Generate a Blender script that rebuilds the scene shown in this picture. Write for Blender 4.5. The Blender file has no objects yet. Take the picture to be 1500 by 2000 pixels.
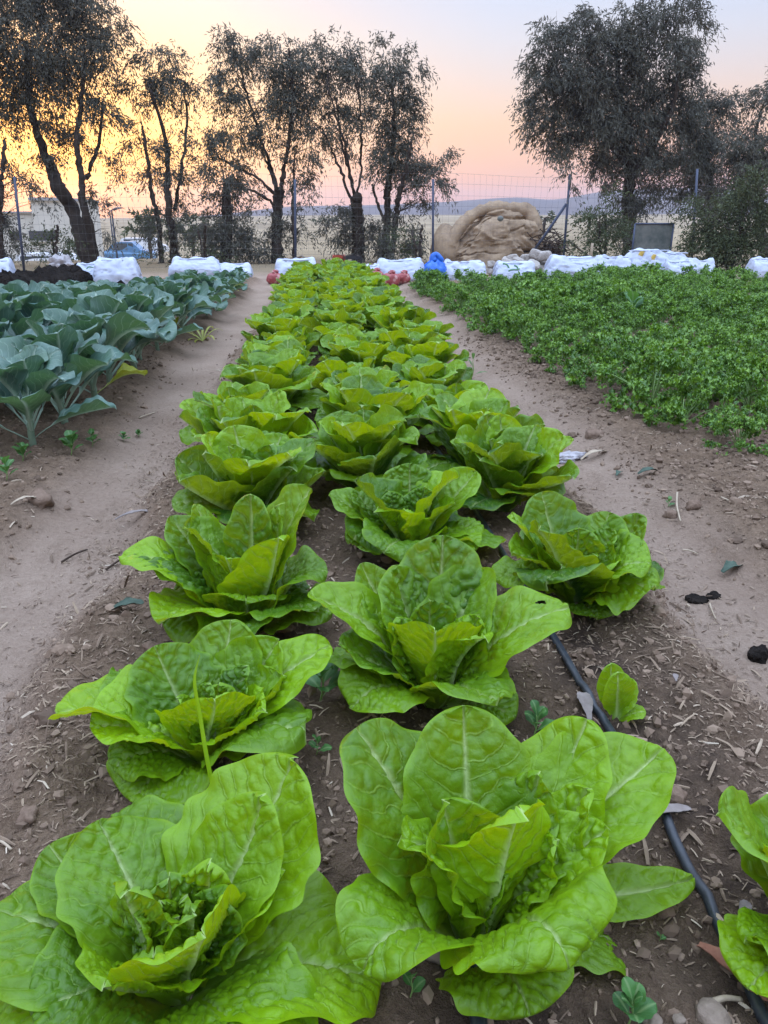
import bpy, math, random
import numpy as np
from mathutils import Vector

rng = np.random.default_rng(11)
random.seed(5)
SC = bpy.context.scene
COL = SC.collection
R = math.radians
ORD = ['first', 'second', 'third', 'fourth', 'fifth', 'sixth', 'seventh', 'eighth', 'ninth', 'tenth', 'eleventh', 'twelfth']

# ------------------------------------------------------------------ camera
F = 1503.0
CAMZ = 0.80
PITCH = R(20.8)
YAW = R(4.69)
cd = bpy.data.cameras.new('camera')
cam = bpy.data.objects.new('camera', cd)
COL.objects.link(cam)
cd.sensor_fit = 'VERTICAL'
cd.sensor_height = 34.6
cd.lens = F / 2000 * 34.6
cd.clip_start = 0.02
cd.clip_end = 8000
cam.location = (0, 0, CAMZ)
cam.rotation_euler = (R(90) - PITCH, 0, -YAW)
SC.camera = cam
FW = np.array([math.sin(YAW) * math.cos(PITCH), math.cos(YAW) * math.cos(PITCH), -math.sin(PITCH)])
RT = np.array([math.cos(YAW), -math.sin(YAW), 0.0])
UP = np.cross(RT, FW)
CP = np.array([0, 0, CAMZ])


def ray(px, py):
    return FW + RT * ((px - 750) / F) - UP * ((py - 1000) / F)


def on_z(px, py, z):
    d = ray(px, py)
    return CP + d * ((z - CAMZ) / d[2])


def on_y(px, py, Y):
    d = ray(px, py)
    return CP + d * (Y / d[1])


# ------------------------------------------------------------------ noise
def _h(ix, iy, s):
    n = (ix.astype(np.int64) * 374761393 + iy.astype(np.int64) * 668265263 + s * 1442695041) & 0x7fffffff
    n = ((n ^ (n >> 13)) * 1274126177) & 0x7fffffff
    n = n ^ (n >> 16)
    return (n & 0xffff) / 65535.0


def vn(x, y, s=0):
    x = np.asarray(x, float); y = np.asarray(y, float)
    ix = np.floor(x); iy = np.floor(y)
    fx = x - ix; fy = y - iy
    fx = fx * fx * (3 - 2 * fx); fy = fy * fy * (3 - 2 * fy)
    a = _h(ix, iy, s); b = _h(ix + 1, iy, s); c = _h(ix, iy + 1, s); d = _h(ix + 1, iy + 1, s)
    return (a + (b - a) * fx) * (1 - fy) + (c + (d - c) * fx) * fy


def fbm(x, y, s=0, o=4, g=.5):
    r = 0; a = 1; t = 0
    for k in range(o):
        r = r + a * (vn(x * 2 ** k, y * 2 ** k, s + k * 17) - .5); t += a; a *= g
    return r / t


def ss(a, b, x):
    t = np.clip((np.asarray(x, float) - a) / (b - a), 0, 1)
    return t * t * (3 - 2 * t)


# ------------------------------------------------------------------ mesh helpers
def mesh_np(name, V, Fs, mat=None, smooth=True, attrs=None, face_attrs=None):
    """V (n,3); Fs a list of integer arrays (m,k)."""
    me = bpy.data.meshes.new(name)
    V = np.ascontiguousarray(V, dtype=np.float32)
    Fs = [np.ascontiguousarray(f, dtype=np.int32) for f in (Fs if isinstance(Fs, list) else [Fs]) if len(f)]
    me.vertices.add(len(V))
    me.vertices.foreach_set('co', V.ravel())
    lv = np.concatenate([f.ravel() for f in Fs])
    tot = np.concatenate([np.full(len(f), f.shape[1], np.int32) for f in Fs])
    st = np.concatenate([[0], np.cumsum(tot)[:-1]]).astype(np.int32)
    me.loops.add(len(lv)); me.loops.foreach_set('vertex_index', lv)
    me.polygons.add(len(tot))
    me.polygons.foreach_set('loop_start', st)
    me.polygons.foreach_set('use_smooth', np.full(len(tot), smooth, bool))
    me.update(calc_edges=True)
    for k, a in (attrs or {}).items():
        a = np.asarray(a, np.float32)
        if a.ndim == 1:
            me.attributes.new(k, 'FLOAT', 'POINT').data.foreach_set('value', a)
        else:
            me.attributes.new(k, 'FLOAT_COLOR', 'POINT').data.foreach_set('color', a.ravel())
    for k, a in (face_attrs or {}).items():
        me.attributes.new(k, 'FLOAT', 'FACE').data.foreach_set('value', np.asarray(a, np.float32))
    if mat:
        me.materials.append(mat)
    return me


def link(name, me, parent=None, label=None):
    o = bpy.data.objects.new(name, me)
    COL.objects.link(o)
    if parent is not None:
        o.parent = parent
    if label:
        o['label'] = label
    return o


def tag(o, label=None, cat=None, group=None, kind=None):
    if label: o['label'] = label
    if cat: o['category'] = cat
    if group: o['group'] = group
    if kind: o['kind'] = kind
    return o


def empty(name, loc, label, cat, group=None, rz=0, s=1):
    o = bpy.data.objects.new(name, None)
    COL.objects.link(o)
    o.empty_display_size = .05
    o.location = loc; o.rotation_euler = (0, 0, rz); o.scale = (s, s, s)
    return tag(o, label, cat, group)


def dup(root, loc, rz, s, label, group=None, tilt=(0, 0)):
    r = root.copy(); COL.objects.link(r)
    r.location = loc; r.rotation_euler = (tilt[0], tilt[1], rz); r.scale = (s, s, s)
    r['label'] = label
    if group: r['group'] = group
    for ch in root.children:
        c = ch.copy(); COL.objects.link(c); c.parent = r
    return r


def join(parts):
    """[(V, [F...])...] -> V, Fs grouped by size"""
    Vs = []; by = {}; n = 0
    for V, Fs in parts:
        Vs.append(V)
        for f in (Fs if isinstance(Fs, list) else [Fs]):
            if len(f):
                by.setdefault(f.shape[1], []).append(np.asarray(f) + n)
        n += len(V)
    return np.concatenate(Vs), [np.concatenate(v) for v in by.values()]


def grid_faces(nu, nv):
    i = np.arange(nu * nv).reshape(nv, nu)
    return np.stack([i[:-1, :-1], i[:-1, 1:], i[1:, 1:], i[1:, :-1]], -1).reshape(-1, 4)


def tube(P, rad, n=6, cap=True):
    P = np.asarray(P, float); m = len(P)
    rad = np.broadcast_to(np.asarray(rad, float), (m,))
    T = np.gradient(P, axis=0); T /= np.linalg.norm(T, axis=1)[:, None] + 1e-12
    ref = np.array([0.31, 0.17, 0.93]) if abs(T[0][2]) < .9 else np.array([.95, .21, .1])
    A = np.cross(T, ref); A /= np.linalg.norm(A, axis=1)[:, None] + 1e-12
    B = np.cross(T, A)
    a = np.linspace(0, 2 * np.pi, n, endpoint=False)
    V = P[:, None, :] + rad[:, None, None] * (A[:, None, :] * np.cos(a)[None, :, None] + B[:, None, :] * np.sin(a)[None, :, None])
    V = V.reshape(-1, 3)
    i = np.arange(m * n).reshape(m, n)
    f = np.stack([i[:-1], np.roll(i[:-1], -1, 1), np.roll(i[1:], -1, 1), i[1:]], -1).reshape(-1, 4)
    Fs = [f]
    if cap:
        V = np.concatenate([V, P[:1], P[-1:]])
        c0 = m * n
        t0 = np.stack([np.roll(i[0], -1), i[0], np.full(n, c0)], -1)
        t1 = np.stack([i[-1], np.roll(i[-1], -1), np.full(n, c0 + 1)], -1)
        Fs.append(np.concatenate([t0, t1]))
    return V, Fs


def box(x0, x1, y0, y1, z0, z1):
    V = np.array([[x, y, z] for z in (z0, z1) for y in (y0, y1) for x in (x0, x1)], float)
    Fq = np.array([[0, 2, 3, 1], [4, 5, 7, 6], [0, 1, 5, 4], [2, 6, 7, 3], [0, 4, 6, 2], [1, 3, 7, 5]])
    return V, [Fq]


def ico(sub=2):
    import bmesh
    bm = bmesh.new()
    bmesh.ops.create_icosphere(bm, subdivisions=sub, radius=1)
    bm.verts.ensure_lookup_table()
    V = np.array([v.co[:] for v in bm.verts]); Fq = np.array([[v.index for v in f.verts] for f in bm.faces])
    bm.free()
    return V, Fq


ICO1 = ico(1); ICO2 = ico(2); ICO3 = ico(3); ICO4 = ico(4); ICO5 = ico(5)


def spline(pts, n):
    """Catmull-Rom through points"""
    P = np.asarray(pts, float)
    m = len(P)
    t = np.linspace(0, m - 1, n)
    i = np.clip(np.floor(t).astype(int), 0, m - 2); u = (t - i)[:, None]
    g = lambda k: P[np.clip(k, 0, m - 1)]
    p0, p1, p2, p3 = g(i - 1), g(i), g(i + 1), g(i + 2)
    return .5 * (2 * p1 + (p2 - p0) * u + (2 * p0 - 5 * p1 + 4 * p2 - p3) * u ** 2 + (3 * p1 - p0 - 3 * p2 + p3) * u ** 3)


def rough(V, amp, scale, s=0):
    """displace a centred point set along its radius by noise"""
    a = np.arctan2(V[:, 1], V[:, 0])
    n = fbm(V[:, 0] * scale + V[:, 2] * scale * .7 + 31, V[:, 1] * scale - V[:, 2] * scale * .9 + 13, s, 3)
    return V * (1 + amp * 2 * n)[:, None]


# ------------------------------------------------------------------ materials
def new_mat(name):
    m = bpy.data.materials.new(name); m.use_nodes = True
    nt = m.node_tree
    for n in list(nt.nodes): nt.nodes.remove(n)
    return m, nt


class N:
    """tiny node-graph writer"""
    def __init__(s, nt): s.nt = nt

    def add(s, t, **kw):
        n = s.nt.nodes.new(t)
        for k, v in kw.items():
            if k.startswith('i_'):
                key = k[2:]
                key = int(key) if key.isdigit() else key.replace('_', ' ')
                s.set(n.inputs[key], v)
            else:
                setattr(n, k, v)
        return n

    def set(s, inp, v):
        if isinstance(v, bpy.types.NodeSocket): s.nt.links.new(v, inp)
        elif isinstance(v, (tuple, list)) and len(v) == 3 and inp.type == 'RGBA': inp.default_value = (*v, 1)
        else: inp.default_value = v

    def math(s, op, a, b=0.0, c=None, clamp=False):
        n = s.nt.nodes.new('ShaderNodeMath'); n.operation = op; n.use_clamp = clamp
        s.set(n.inputs[0], a); s.set(n.inputs[1], b)
        if c is not None: s.set(n.inputs[2], c)
        return n.outputs[0]

    def mix(s, f, a, b, blend='MIX'):
        n = s.nt.nodes.new('ShaderNodeMix'); n.data_type = 'RGBA'; n.blend_type = blend
        s.set(n.inputs[0], f); s.set(n.inputs[6], a); s.set(n.inputs[7], b)
        return n.outputs[2]

    def attr(s, name):
        return s.add('ShaderNodeAttribute', attribute_name=name)

    def noise(s, scale, detail=4, rough=.55, vec=None, dist=0):
        n = s.add('ShaderNodeTexNoise'); n.inputs['Scale'].default_value = scale
        n.inputs['Detail'].default_value = detail; n.inputs['Roughness'].default_value = rough
        n.inputs['Distortion'].default_value = dist
        if vec is not None: s.set(n.inputs['Vector'], vec)
        return n.outputs[0]

    def ramp(s, f, stops):
        n = s.nt.nodes.new('ShaderNodeValToRGB'); s.set(n.inputs[0], f)
        e = n.color_ramp.elements
        while len(e) < len(stops): e.new(.5)
        for el, (p, c) in zip(e, stops):
            el.position = p; el.color = (*c, 1) if len(c) == 3 else c
        return n.outputs[0]

    def bump(s, h, strength=.5, dist=.01):
        n = s.add('ShaderNodeBump'); n.inputs['Strength'].default_value = strength; n.inputs['Distance'].default_value = dist
        s.set(n.inputs['Height'], h)
        return n.outputs[0]

    def out(s, sh):
        o = s.add('ShaderNodeOutputMaterial'); s.nt.links.new(sh, o.inputs[0])

    def pos(s):
        return s.add('ShaderNodeTexCoord').outputs['Object']


def simple(name, c1, c2, scale=8, rough=.7, bump=.3, bdist=.01, spec=.3, metallic=0.0, transl=None):
    m, nt = new_mat(name); g = N(nt)
    v = g.pos()
    n1 = g.noise(scale, 5, .6, v); n2 = g.noise(scale * 5, 3, .6, v)
    f = g.math('ADD', g.math('MULTIPLY', n1, .7), g.math('MULTIPLY', n2, .3))
    f = g.ramp(f, [(.32, (0, 0, 0)), (.68, (1, 1, 1))])
    c = g.mix(f, c1, c2)
    p = g.add('ShaderNodeBsdfPrincipled', i_Base_Color=c, i_Roughness=rough, i_Metallic=metallic)
    p.inputs['Specular IOR Level'].default_value = spec
    if bump: nt.links.new(g.bump(f, bump, bdist), p.inputs['Normal'])
    sh = p.outputs[0]
    if transl:
        t = g.add('ShaderNodeBsdfTranslucent', i_Color=c)
        mx = g.add('ShaderNodeMixShader'); mx.inputs[0].default_value = transl
        nt.links.new(sh, mx.inputs[1]); nt.links.new(t.outputs[0], mx.inputs[2]); sh = mx.outputs[0]
    g.out(sh)
    return m


def leaf_mat(name, dark, light, vein, rib, tcol, tfac, rough, spec, nscale=30, bump=.25, wax=None, RETIC=.55, bubble=0.0):
    """leafmap: R midrib, G veins, B along the leaf, A per-leaf age"""
    m, nt = new_mat(name); g = N(nt)
    a = g.attr('leafmap')
    sep = g.add('ShaderNodeSeparateColor'); nt.links.new(a.outputs['Color'], sep.inputs[0])
    rnd = a.outputs['Alpha']
    va = g.attr('veinmap'); vs = g.add('ShaderNodeSeparateColor'); nt.links.new(va.outputs['Color'], vs.inputs[0])
    vpos = g.pos()
    wob = g.math('MULTIPLY', g.math('SUBTRACT', g.noise(60, 2, .5, vpos), .5), .35)
    fr = g.math('ABSOLUTE', g.math('SUBTRACT', g.math('FRACT', g.math('ADD', vs.outputs[0], wob)), .5))
    lat = g.math('MULTIPLY', g.ramp(fr, [(.015, (1, 1, 1)), (.075, (0, 0, 0))]), va.outputs['Alpha'])
    ret = g.math('MULTIPLY', g.ramp(vs.outputs[1], [(.001, (1, 1, 1)), (.011, (0, 0, 0))]), va.outputs['Alpha'])
    vein_f = g.math('MAXIMUM', lat, g.math('MULTIPLY', ret, RETIC), clamp=True)
    oi = g.add('ShaderNodeObjectInfo').outputs['Random']
    v = g.pos()
    n1 = g.noise(nscale, 4, .6, v)
    n2 = g.noise(nscale * 9, 3, .7, v)
    f = g.math('ADD', g.math('MULTIPLY', rnd, .82), g.math('MULTIPLY', g.math('SUBTRACT', n1, .5), .55))
    f = g.math('ADD', f, g.math('MULTIPLY', g.math('SUBTRACT', oi, .5), .22))
    f = g.math('ADD', f, g.math('MULTIPLY', sep.outputs[2], .18), clamp=True)
    c = g.mix(f, dark, light)
    if wax:
        c = g.mix(g.math('MULTIPLY', g.noise(nscale * .6, 3, .6, v), .7), c, wax)
    c = g.mix(g.math('MULTIPLY', vein_f, .52), c, vein)
    c = g.mix(g.math('MULTIPLY', sep.outputs[0], .9), c, rib)
    p = g.add('ShaderNodeBsdfPrincipled', i_Base_Color=c)
    nt.links.new(g.math('ADD', g.math('MULTIPLY', n2, .25), rough - .12), p.inputs['Roughness'])
    p.inputs['Specular IOR Level'].default_value = spec
    h = g.math('SUBTRACT', g.math('MULTIPLY', n2, .4), g.math('MULTIPLY', vein_f, .8))
    if bubble:
        vo = g.add('ShaderNodeTexVoronoi', feature='F1', i_Scale=100.0, i_Vector=vpos)
        bb = g.math('ADD', g.math('MULTIPLY', vo.outputs['Distance'], -1.0), g.math('MULTIPLY', n1, .7))
        h = g.math('ADD', h, g.math('MULTIPLY', g.math('MULTIPLY', bb, va.outputs['Alpha']), bubble))
        c2 = g.mix(g.math('MULTIPLY', g.ramp(vs.outputs[2], [(.88, (0, 0, 0)), (.99, (1, 1, 1))]), .45), c, light)
        nt.links.new(c2, p.inputs['Base Color'])
    nt.links.new(g.bump(h, bump, .0045 if bubble else .003), p.inputs['Normal'])
    tc = g.mix(g.math('MULTIPLY', g.math('MAXIMUM', sep.outputs[0], g.math('MULTIPLY', vein_f, .5)), .8), tcol, rib)
    tc = g.mix(g.math('MULTIPLY', g.math('SUBTRACT', 1.0, f), .55), tc, dark)
    t = g.add('ShaderNodeBsdfTranslucent', i_Color=tc)
    mx = g.add('ShaderNodeMixShader'); mx.inputs[0].default_value = tfac
    nt.links.new(p.outputs[0], mx.inputs[1]); nt.links.new(t.outputs[0], mx.inputs[2])
    g.out(mx.outputs[0])
    return m


M = {}
M['lettuce'] = leaf_mat('lettuce_leaf', (.012, .084, .010), (.205, .395, .003), (.26, .45, .05), (.50, .64, .25), (.54, .66, .003), .34, .36, .42, bump=.45, bubble=.75, RETIC=.18)
M['brassica'] = leaf_mat('brassica_leaf', (.034, .095, .070), (.085, .165, .080), (.24, .35, .27), (.40, .52, .40), (.12, .26, .05), .22, .46, .5, 14, .25, wax=(.115, .205, .215), RETIC=.25)
M['yellow_leaf'] = leaf_mat('yellowing_leaf', (.25, .30, .02), (.42, .42, .04), (.5, .5, .1), (.5, .55, .2), (.5, .5, .03), .3, .5, .4, 14, .2)
M['parsley'] = leaf_mat('parsley_leaf', (.024, .100, .007), (.185, .355, .022), (.14, .30, .04), (.16, .32, .05), (.24, .44, .02), .22, .38, .55, 40, .2)
M['weed'] = leaf_mat('weed_leaf', (.03, .11, .03), (.08, .22, .05), (.13, .27, .08), (.2, .32, .12), (.15, .32, .04), .3, .45, .4, 40, .2)
M['stem'] = simple('green_stem', (.14, .24, .06), (.24, .36, .12), 30, .5, .1, .002, .3)
M['bstem'] = simple('pale_brassica_stem', (.13, .20, .13), (.22, .29, .20), 30, .5, .1, .002, .3)
M['bark'] = simple('eucalyptus_bark', (.028, .023, .020), (.082, .066, .054), 7, .9, .6, .03, .1)
M['euc'] = simple('eucalyptus_leaf', (.060, .062, .046), (.140, .138, .104), 1.4, .5, 0, .01, .35, transl=.18)
M['bushleaf'] = simple('bush_leaf', (.040, .056, .022), (.105, .125, .055), 1.6, .6, 0, .01, .3, transl=.15)
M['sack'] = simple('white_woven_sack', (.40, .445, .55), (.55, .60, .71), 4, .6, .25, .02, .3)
M['bluesack'] = simple('blue_plastic_sack', (.008, .10, .50), (.02, .17, .68), 8, .4, .3, .02, .5)
M['tarp'] = simple('burlap_tarp', (.24, .175, .12), (.44, .325, .215), 4, .9, .35, .04, .1)
M['post'] = simple('blue_grey_steel', (.030, .042, .080), (.062, .080, .13), 6, .5, .1, .003, .4)
M['wire'] = simple('galvanised_wire', (.10, .10, .11), (.17, .17, .18), 10, .5, 0, .01, .4)
M['pipe'] = simple('black_polyethylene', (.012, .015, .020), (.035, .042, .052), 60, .42, .2, .001, .5)
M['manure'] = simple('dark_compost', (.008, .007, .006), (.030, .024, .020), 9, .95, .8, .05, .05)
M['stone'] = simple('field_stone', (.15, .115, .085), (.28, .22, .17), 25, .85, .4, .01, .2)
M['clod'] = simple('soil_clod', (.13, .088, .062), (.24, .17, .125), 30, .95, .6, .006, .05)
M['rubble'] = simple('pale_rubble', (.26, .23, .20), (.48, .44, .40), 10, .9, .5, .02, .1)
M['red'] = simple('red_plastic', (.30, .045, .025), (.40, .075, .04), 6, .5, .1, .01, .4)
M['black'] = simple('dark_plastic', (.012, .012, .014), (.03, .03, .034), 6, .5, .1, .01, .4)
M['deadgrey'] = simple('dry_grey_leaf', (.17, .14, .125), (.29, .25, .23), 30, .8, .3, .003, .2)
M['deadred'] = simple('dry_red_leaf', (.20, .07, .045), (.34, .16, .10), 30, .7, .3, .003, .3)
M['wilt'] = simple('wilted_leaf', (.018, .040, .024), (.07, .11, .075), 40, .6, .3, .003, .3)
M['straw'] = simple('pale_straw', (.28, .22, .15), (.46, .38, .28), 30, .8, .2, .003, .2)
M['plastic'] = simple('crumpled_white_plastic', (.26, .24, .25), (.44, .42, .43), 14, .4, .5, .01, .5)
M['wall'] = simple('cream_plaster', (.56, .54, .48), (.66, .63, .56), 1, .9, .1, .02, .1)
M['roof'] = simple('grey_roof_sheet', (.30, .30, .31), (.38, .38, .39), 2, .7, .1, .02, .2)
M['dark'] = simple('dark_opening', (.03, .032, .04), (.06, .06, .07), 3, .4, 0, .01, .5)
M['glass'] = simple('dark_glass', (.03, .04, .05), (.06, .08, .10), 3, .12, 0, .01, .8)
M['white'] = simple('white_paint', (.66, .68, .72), (.76, .78, .80), 2, .35, 0, .01, .5)
M['bluepaint'] = simple('blue_paint', (.08, .20, .38), (.12, .27, .46), 2, .35, 0, .01, .5)
M['panel'] = simple('weathered_green_grey_sheet', (.055, .075, .072), (.21, .22, .20), 3.2, .6, .2, .01, .3)
M['wood'] = simple('weathered_wood', (.13, .10, .08), (.26, .22, .18), 14, .85, .4, .01, .1)
M['twig'] = simple('dry_brushwood', (.035, .024, .018), (.10, .072, .055), 10, .9, .4, .01, .1)
M['yellowprint'] = simple('yellow_tape', (.55, .38, .08), (.66, .48, .12), 20, .6, 0, .01, .3)
M['greenprint'] = simple('green_print', (.10, .24, .12), (.16, .32, .18), 20, .6, 0, .01, .3)
M['darkprint'] = simple('dark_print', (.06, .07, .08), (.10, .11, .12), 20, .6, 0, .01, .3)
M['onion'] = simple('red_onion', (.22, .03, .045), (.42, .10, .10), 26, .4, .1, .004, .5)


def net_mat():
    m, nt = new_mat('red_net_sack'); g = N(nt)
    v = g.pos()
    vo = g.add('ShaderNodeTexVoronoi', i_Scale=17.0, i_Vector=v)
    f = g.ramp(vo.outputs['Distance'], [(.25, (1, 1, 1)), (.42, (0, 0, 0))])
    n = g.noise(8, 3, .6, v)
    c = g.mix(n, (.20, .02, .02), (.42, .10, .10))
    c = g.mix(g.math('MULTIPLY', f, .55), c, (.62, .40, .36))
    p = g.add('ShaderNodeBsdfPrincipled', i_Base_Color=c, i_Roughness=.55)
    nt.links.new(g.bump(vo.outputs['Distance'], .4, .02), p.inputs['Normal'])
    g.out(p.outputs[0])
    return m


M['net'] = net_mat()


def ground_mat():
    m, nt = new_mat('soil'); g = N(nt)
    v = g.pos()
    path = g.attr('path').outputs['Fac']; wet = g.attr('wet').outputs['Fac']; far = g.attr('field').outputs['Fac']
    n0 = g.noise(2.2, 5, .6, v); n1 = g.noise(14, 6, .65, v); n2 = g.noise(75, 5, .7, v); n3 = g.noise(320, 3, .7, v)
    f1 = g.ramp(g.math('ADD', g.math('MULTIPLY', n1, .5), g.math('MULTIPLY', n2, .5)), [(.33, (0, 0, 0)), (.67, (1, 1, 1))])
    bed = g.mix(f1, (.095, .060, .038), (.300, .208, .138))
    bed = g.mix(g.ramp(n3, [(.52, (0, 0, 0)), (.74, (.5, .5, .5))]), bed, (.40, .31, .22))
    f2 = g.ramp(g.math('ADD', g.math('MULTIPLY', n0, .55), g.math('MULTIPLY', n2, .45)), [(.35, (0, 0, 0)), (.66, (1, 1, 1))])
    pth = g.mix(f2, (.265, .188, .135), (.425, .322, .245))
    pth = g.mix(g.ramp(n3, [(.25, (.45, .45, .45)), (.42, (0, 0, 0))]), pth, (.15, .105, .085))
    c = g.mix(path, bed, pth)
    wf = g.math('MULTIPLY', wet, g.ramp(n1, [(.36, (.25, .25, .25)), (.60, (1, 1, 1))]))
    c = g.mix(wf, c, g.mix(n2, (.022, .015, .011), (.085, .058, .042)))
    n4 = g.noise(.06, 5, .6, v); n5 = g.noise(.9, 6, .7, v)
    fld = g.mix(g.ramp(n4, [(.40, (0, 0, 0)), (.60, (1, 1, 1))]), (.22, .165, .105), (.37, .285, .185))
    fld = g.mix(g.math('MULTIPLY', n5, .5), fld, (.20, .17, .10))
    c = g.mix(far, c, fld)
    p = g.add('ShaderNodeBsdfPrincipled', i_Base_Color=c, i_Roughness=.93)
    p.inputs['Specular IOR Level'].default_value = .12
    h = g.math('ADD', g.math('MULTIPLY', n2, .7), g.math('MULTIPLY', n3, .3))
    nt.links.new(g.bump(h, 1.0, .022), p.inputs['Normal'])
    g.out(p.outputs[0])
    return m


M['soil'] = ground_mat()


def chip_mat(name, stops, rough=.9):
    m, nt = new_mat(name); g = N(nt)
    a = g.attr('shade').outputs['Fac']
    n = g.noise(120, 3, .6, g.pos())
    c = g.ramp(a, stops)
    c = g.mix(g.math('MULTIPLY', n, .35), c, (.10, .07, .05))
    p = g.add('ShaderNodeBsdfPrincipled', i_Base_Color=c, i_Roughness=rough)
    p.inputs['Specular IOR Level'].default_value = .15
    g.out(p.outputs[0])
    return m


M['chips'] = chip_mat('mulch_chips', [(0, (.085, .058, .040)), (.42, (.23, .165, .115)), (.75, (.40, .305, .21)), (1, (.62, .53, .41))])
M['crumbs'] = chip_mat('soil_crumbs', [(0, (.095, .065, .045)), (.5, (.20, .14, .098)), (1, (.33, .24, .17))])

# ------------------------------------------------------------------ ground
BX0, BX1 = -.46, .71          # lettuce bed


def bedmask(x, y):
    wob = .05 * (vn(y * 2.3, x * 0 + 3, 5) - .5) * 2
    m = ss(BX0 - .10 + wob, BX0 + .05 + wob, x) * (1 - ss(BX1 - .05 + wob, BX1 + .10 + wob, x))
    return m * (1 - ss(10.4, 10.9, y))


def leftmask(x, y):
    wob = .06 * (vn(y * 1.9, x * 0 + 9, 6) - .5) * 2
    return (1 - ss(-.92 + wob, -.74 + wob, x)) * ss(-2.3, -2.1, x) * (1 - ss(11.3, 11.8, y))


def rightmask(x, y):
    wob = .08 * (vn(y * 1.7, x * 0 + 4, 8) - .5) * 2
    return ss(.95 + wob, 1.22 + wob, x) * (1 - ss(8, 9, x)) * (1 - ss(10.4, 10.9, y))


def gh(x, y):
    x = np.asarray(x, float); y = np.asarray(y, float)
    b = bedmask(x, y); l = leftmask(x, y); r = rightmask(x, y)
    near = 1 - ss(9, 16, y)
    z = .07 * b + .05 * l + .05 * r
    z = z + .018 * fbm(x * 3, y * 3, 3, 3) * near
    amp = .015 + .028 * np.maximum(np.maximum(b * (1 - .25), l), r)
    rg = 1 - np.abs(fbm(x * 22, y * 22, 17, 3, .6)) * 4
    z = z + amp * fbm(x * 13, y * 13, 7, 4, .62) * near + .006 * np.maximum(np.maximum(b, l), r) * np.clip(rg, -1, 1) * near
    for k in range(16):
        fx = (-.63, .90)[k % 2] + .07 * math.sin(k * 2.7); fy = .95 + .31 * (k // 2) + .13 * (k % 2)
        dx = x - fx - .12 * (y - fy); z = z - .013 * np.exp(-(dx / .045) ** 4 - ((y - fy) / .115) ** 4) + .005 * np.exp(-((dx / .065) ** 2 + ((y - fy) / .15) ** 2 - 1.0) ** 2 * 4)
    far = ss(20, 70, y)
    z = z - 2.0 * ss(16.5, 40, y) * (1 - ss(-7, -1.5, x)) * (1 - ss(70, 160, y))
    z = z + far * (.6 * fbm(x * .012, y * .012, 21, 3)) - .25 * ss(15, 40, y)
    z = z + ss(60, 420, y) * (2.2 + 5.0 * ss(-160, 60, x)) * ss(0, 1, .5 + fbm(x * .004, y * .004, 4, 2))
    return z


def graded(a0, a1, step, grow, lo, hi):
    c = list(np.arange(a0, a1, step))
    s = step; v = c[-1]
    while v < hi:
        s *= grow; v += s; c.append(v)
    s = step; v = c[0]; pre = []
    while v > lo:
        s *= grow; v -= s; pre.append(v)
    return np.array(pre[::-1] + c)


gx = graded(-1.3, 1.6, .009, 1.028, -1250, 1250)
gy = graded(.25, 2.6, .009, 1.022, -30, 1040)
GX, GY = np.meshgrid(gx, gy)
GZ = gh(GX, GY)
bm_, lm_, rm_ = bedmask(GX, GY), leftmask(GX, GY), rightmask(GX, GY)
pm = 1 - np.clip(bm_ + lm_ + rm_, 0, 1)
# trodden path keeps ragged edges
pm = np.clip(pm + .5 * fbm(GX * 5, GY * 5, 33, 4) * (pm * (1 - pm) * 4), 0, 1)
wetc = np.zeros_like(GX)
for wx, ww, s_ in ((-.12, .17, 1), (.18, .20, 1), (.47, .17, 1)):
    wetc = np.maximum(wetc, s_ * np.exp(-((GX - wx) / ww) ** 2))
wetc *= ss(-.1, .25, .55 + fbm(GX * 4, GY * 4, 44, 3) * 1.2 - .35 * ss(.9, 1.8, GY)) * bm_
wetc = np.maximum(wetc, .55 * np.exp(-((GX + 1.03) / .16) ** 2) * lm_ * ss(-.1, .3, fbm(GX * 3, GY * 3, 45, 3) + .1))
fld = ss(11.8, 14, GY + .8 * fbm(GX * .8, GY * .8, 51, 3))
fld = np.maximum(fld, ss(9, 12, np.abs(GX)))
fld = np.maximum(fld, 1 - ss(-6, -3, GY))
V = np.stack([GX, GY, GZ], -1).reshape(-1, 3)
ground = link('ground', mesh_np('ground', V, grid_faces(len(gx), len(gy)), M['soil'], True,
                                {'path': pm.ravel(), 'wet': wetc.ravel(), 'field': fld.ravel()}))
tag(ground, kind='structure')


# mulch chips and soil crumbs
def ndir(n, flat):
    v = rng.normal(size=(n, 3)); v[:, 2] *= flat
    return v / np.linalg.norm(v, axis=1)[:, None]


def scatter(n, x0, x1, y0, y1, dens, power=1.0):
    out = []
    tot = 0
    while tot < n:
        m = n * 3
        x = rng.uniform(x0, x1, m)
        y = y0 + (y1 - y0) * rng.random(m) ** power
        k = rng.random(m) < dens(x, y)
        out.append(np.stack([x[k], y[k]], 1)); tot += k.sum()
    return np.concatenate(out)[:n]


def d_mulch(x, y):
    b = bedmask(x, y)
    edge = np.exp(-((x - BX0) / .16) ** 2) + np.exp(-((x - BX1 + .05) / .2) ** 2)
    d = .25 * b + .75 * edge + .12 * leftmask(x, y) + .30 * rightmask(x, y) + .022
    return np.clip(d * (.35 + 1.3 * vn(x * 6, y * 6, 77)), 0, 1)


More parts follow.
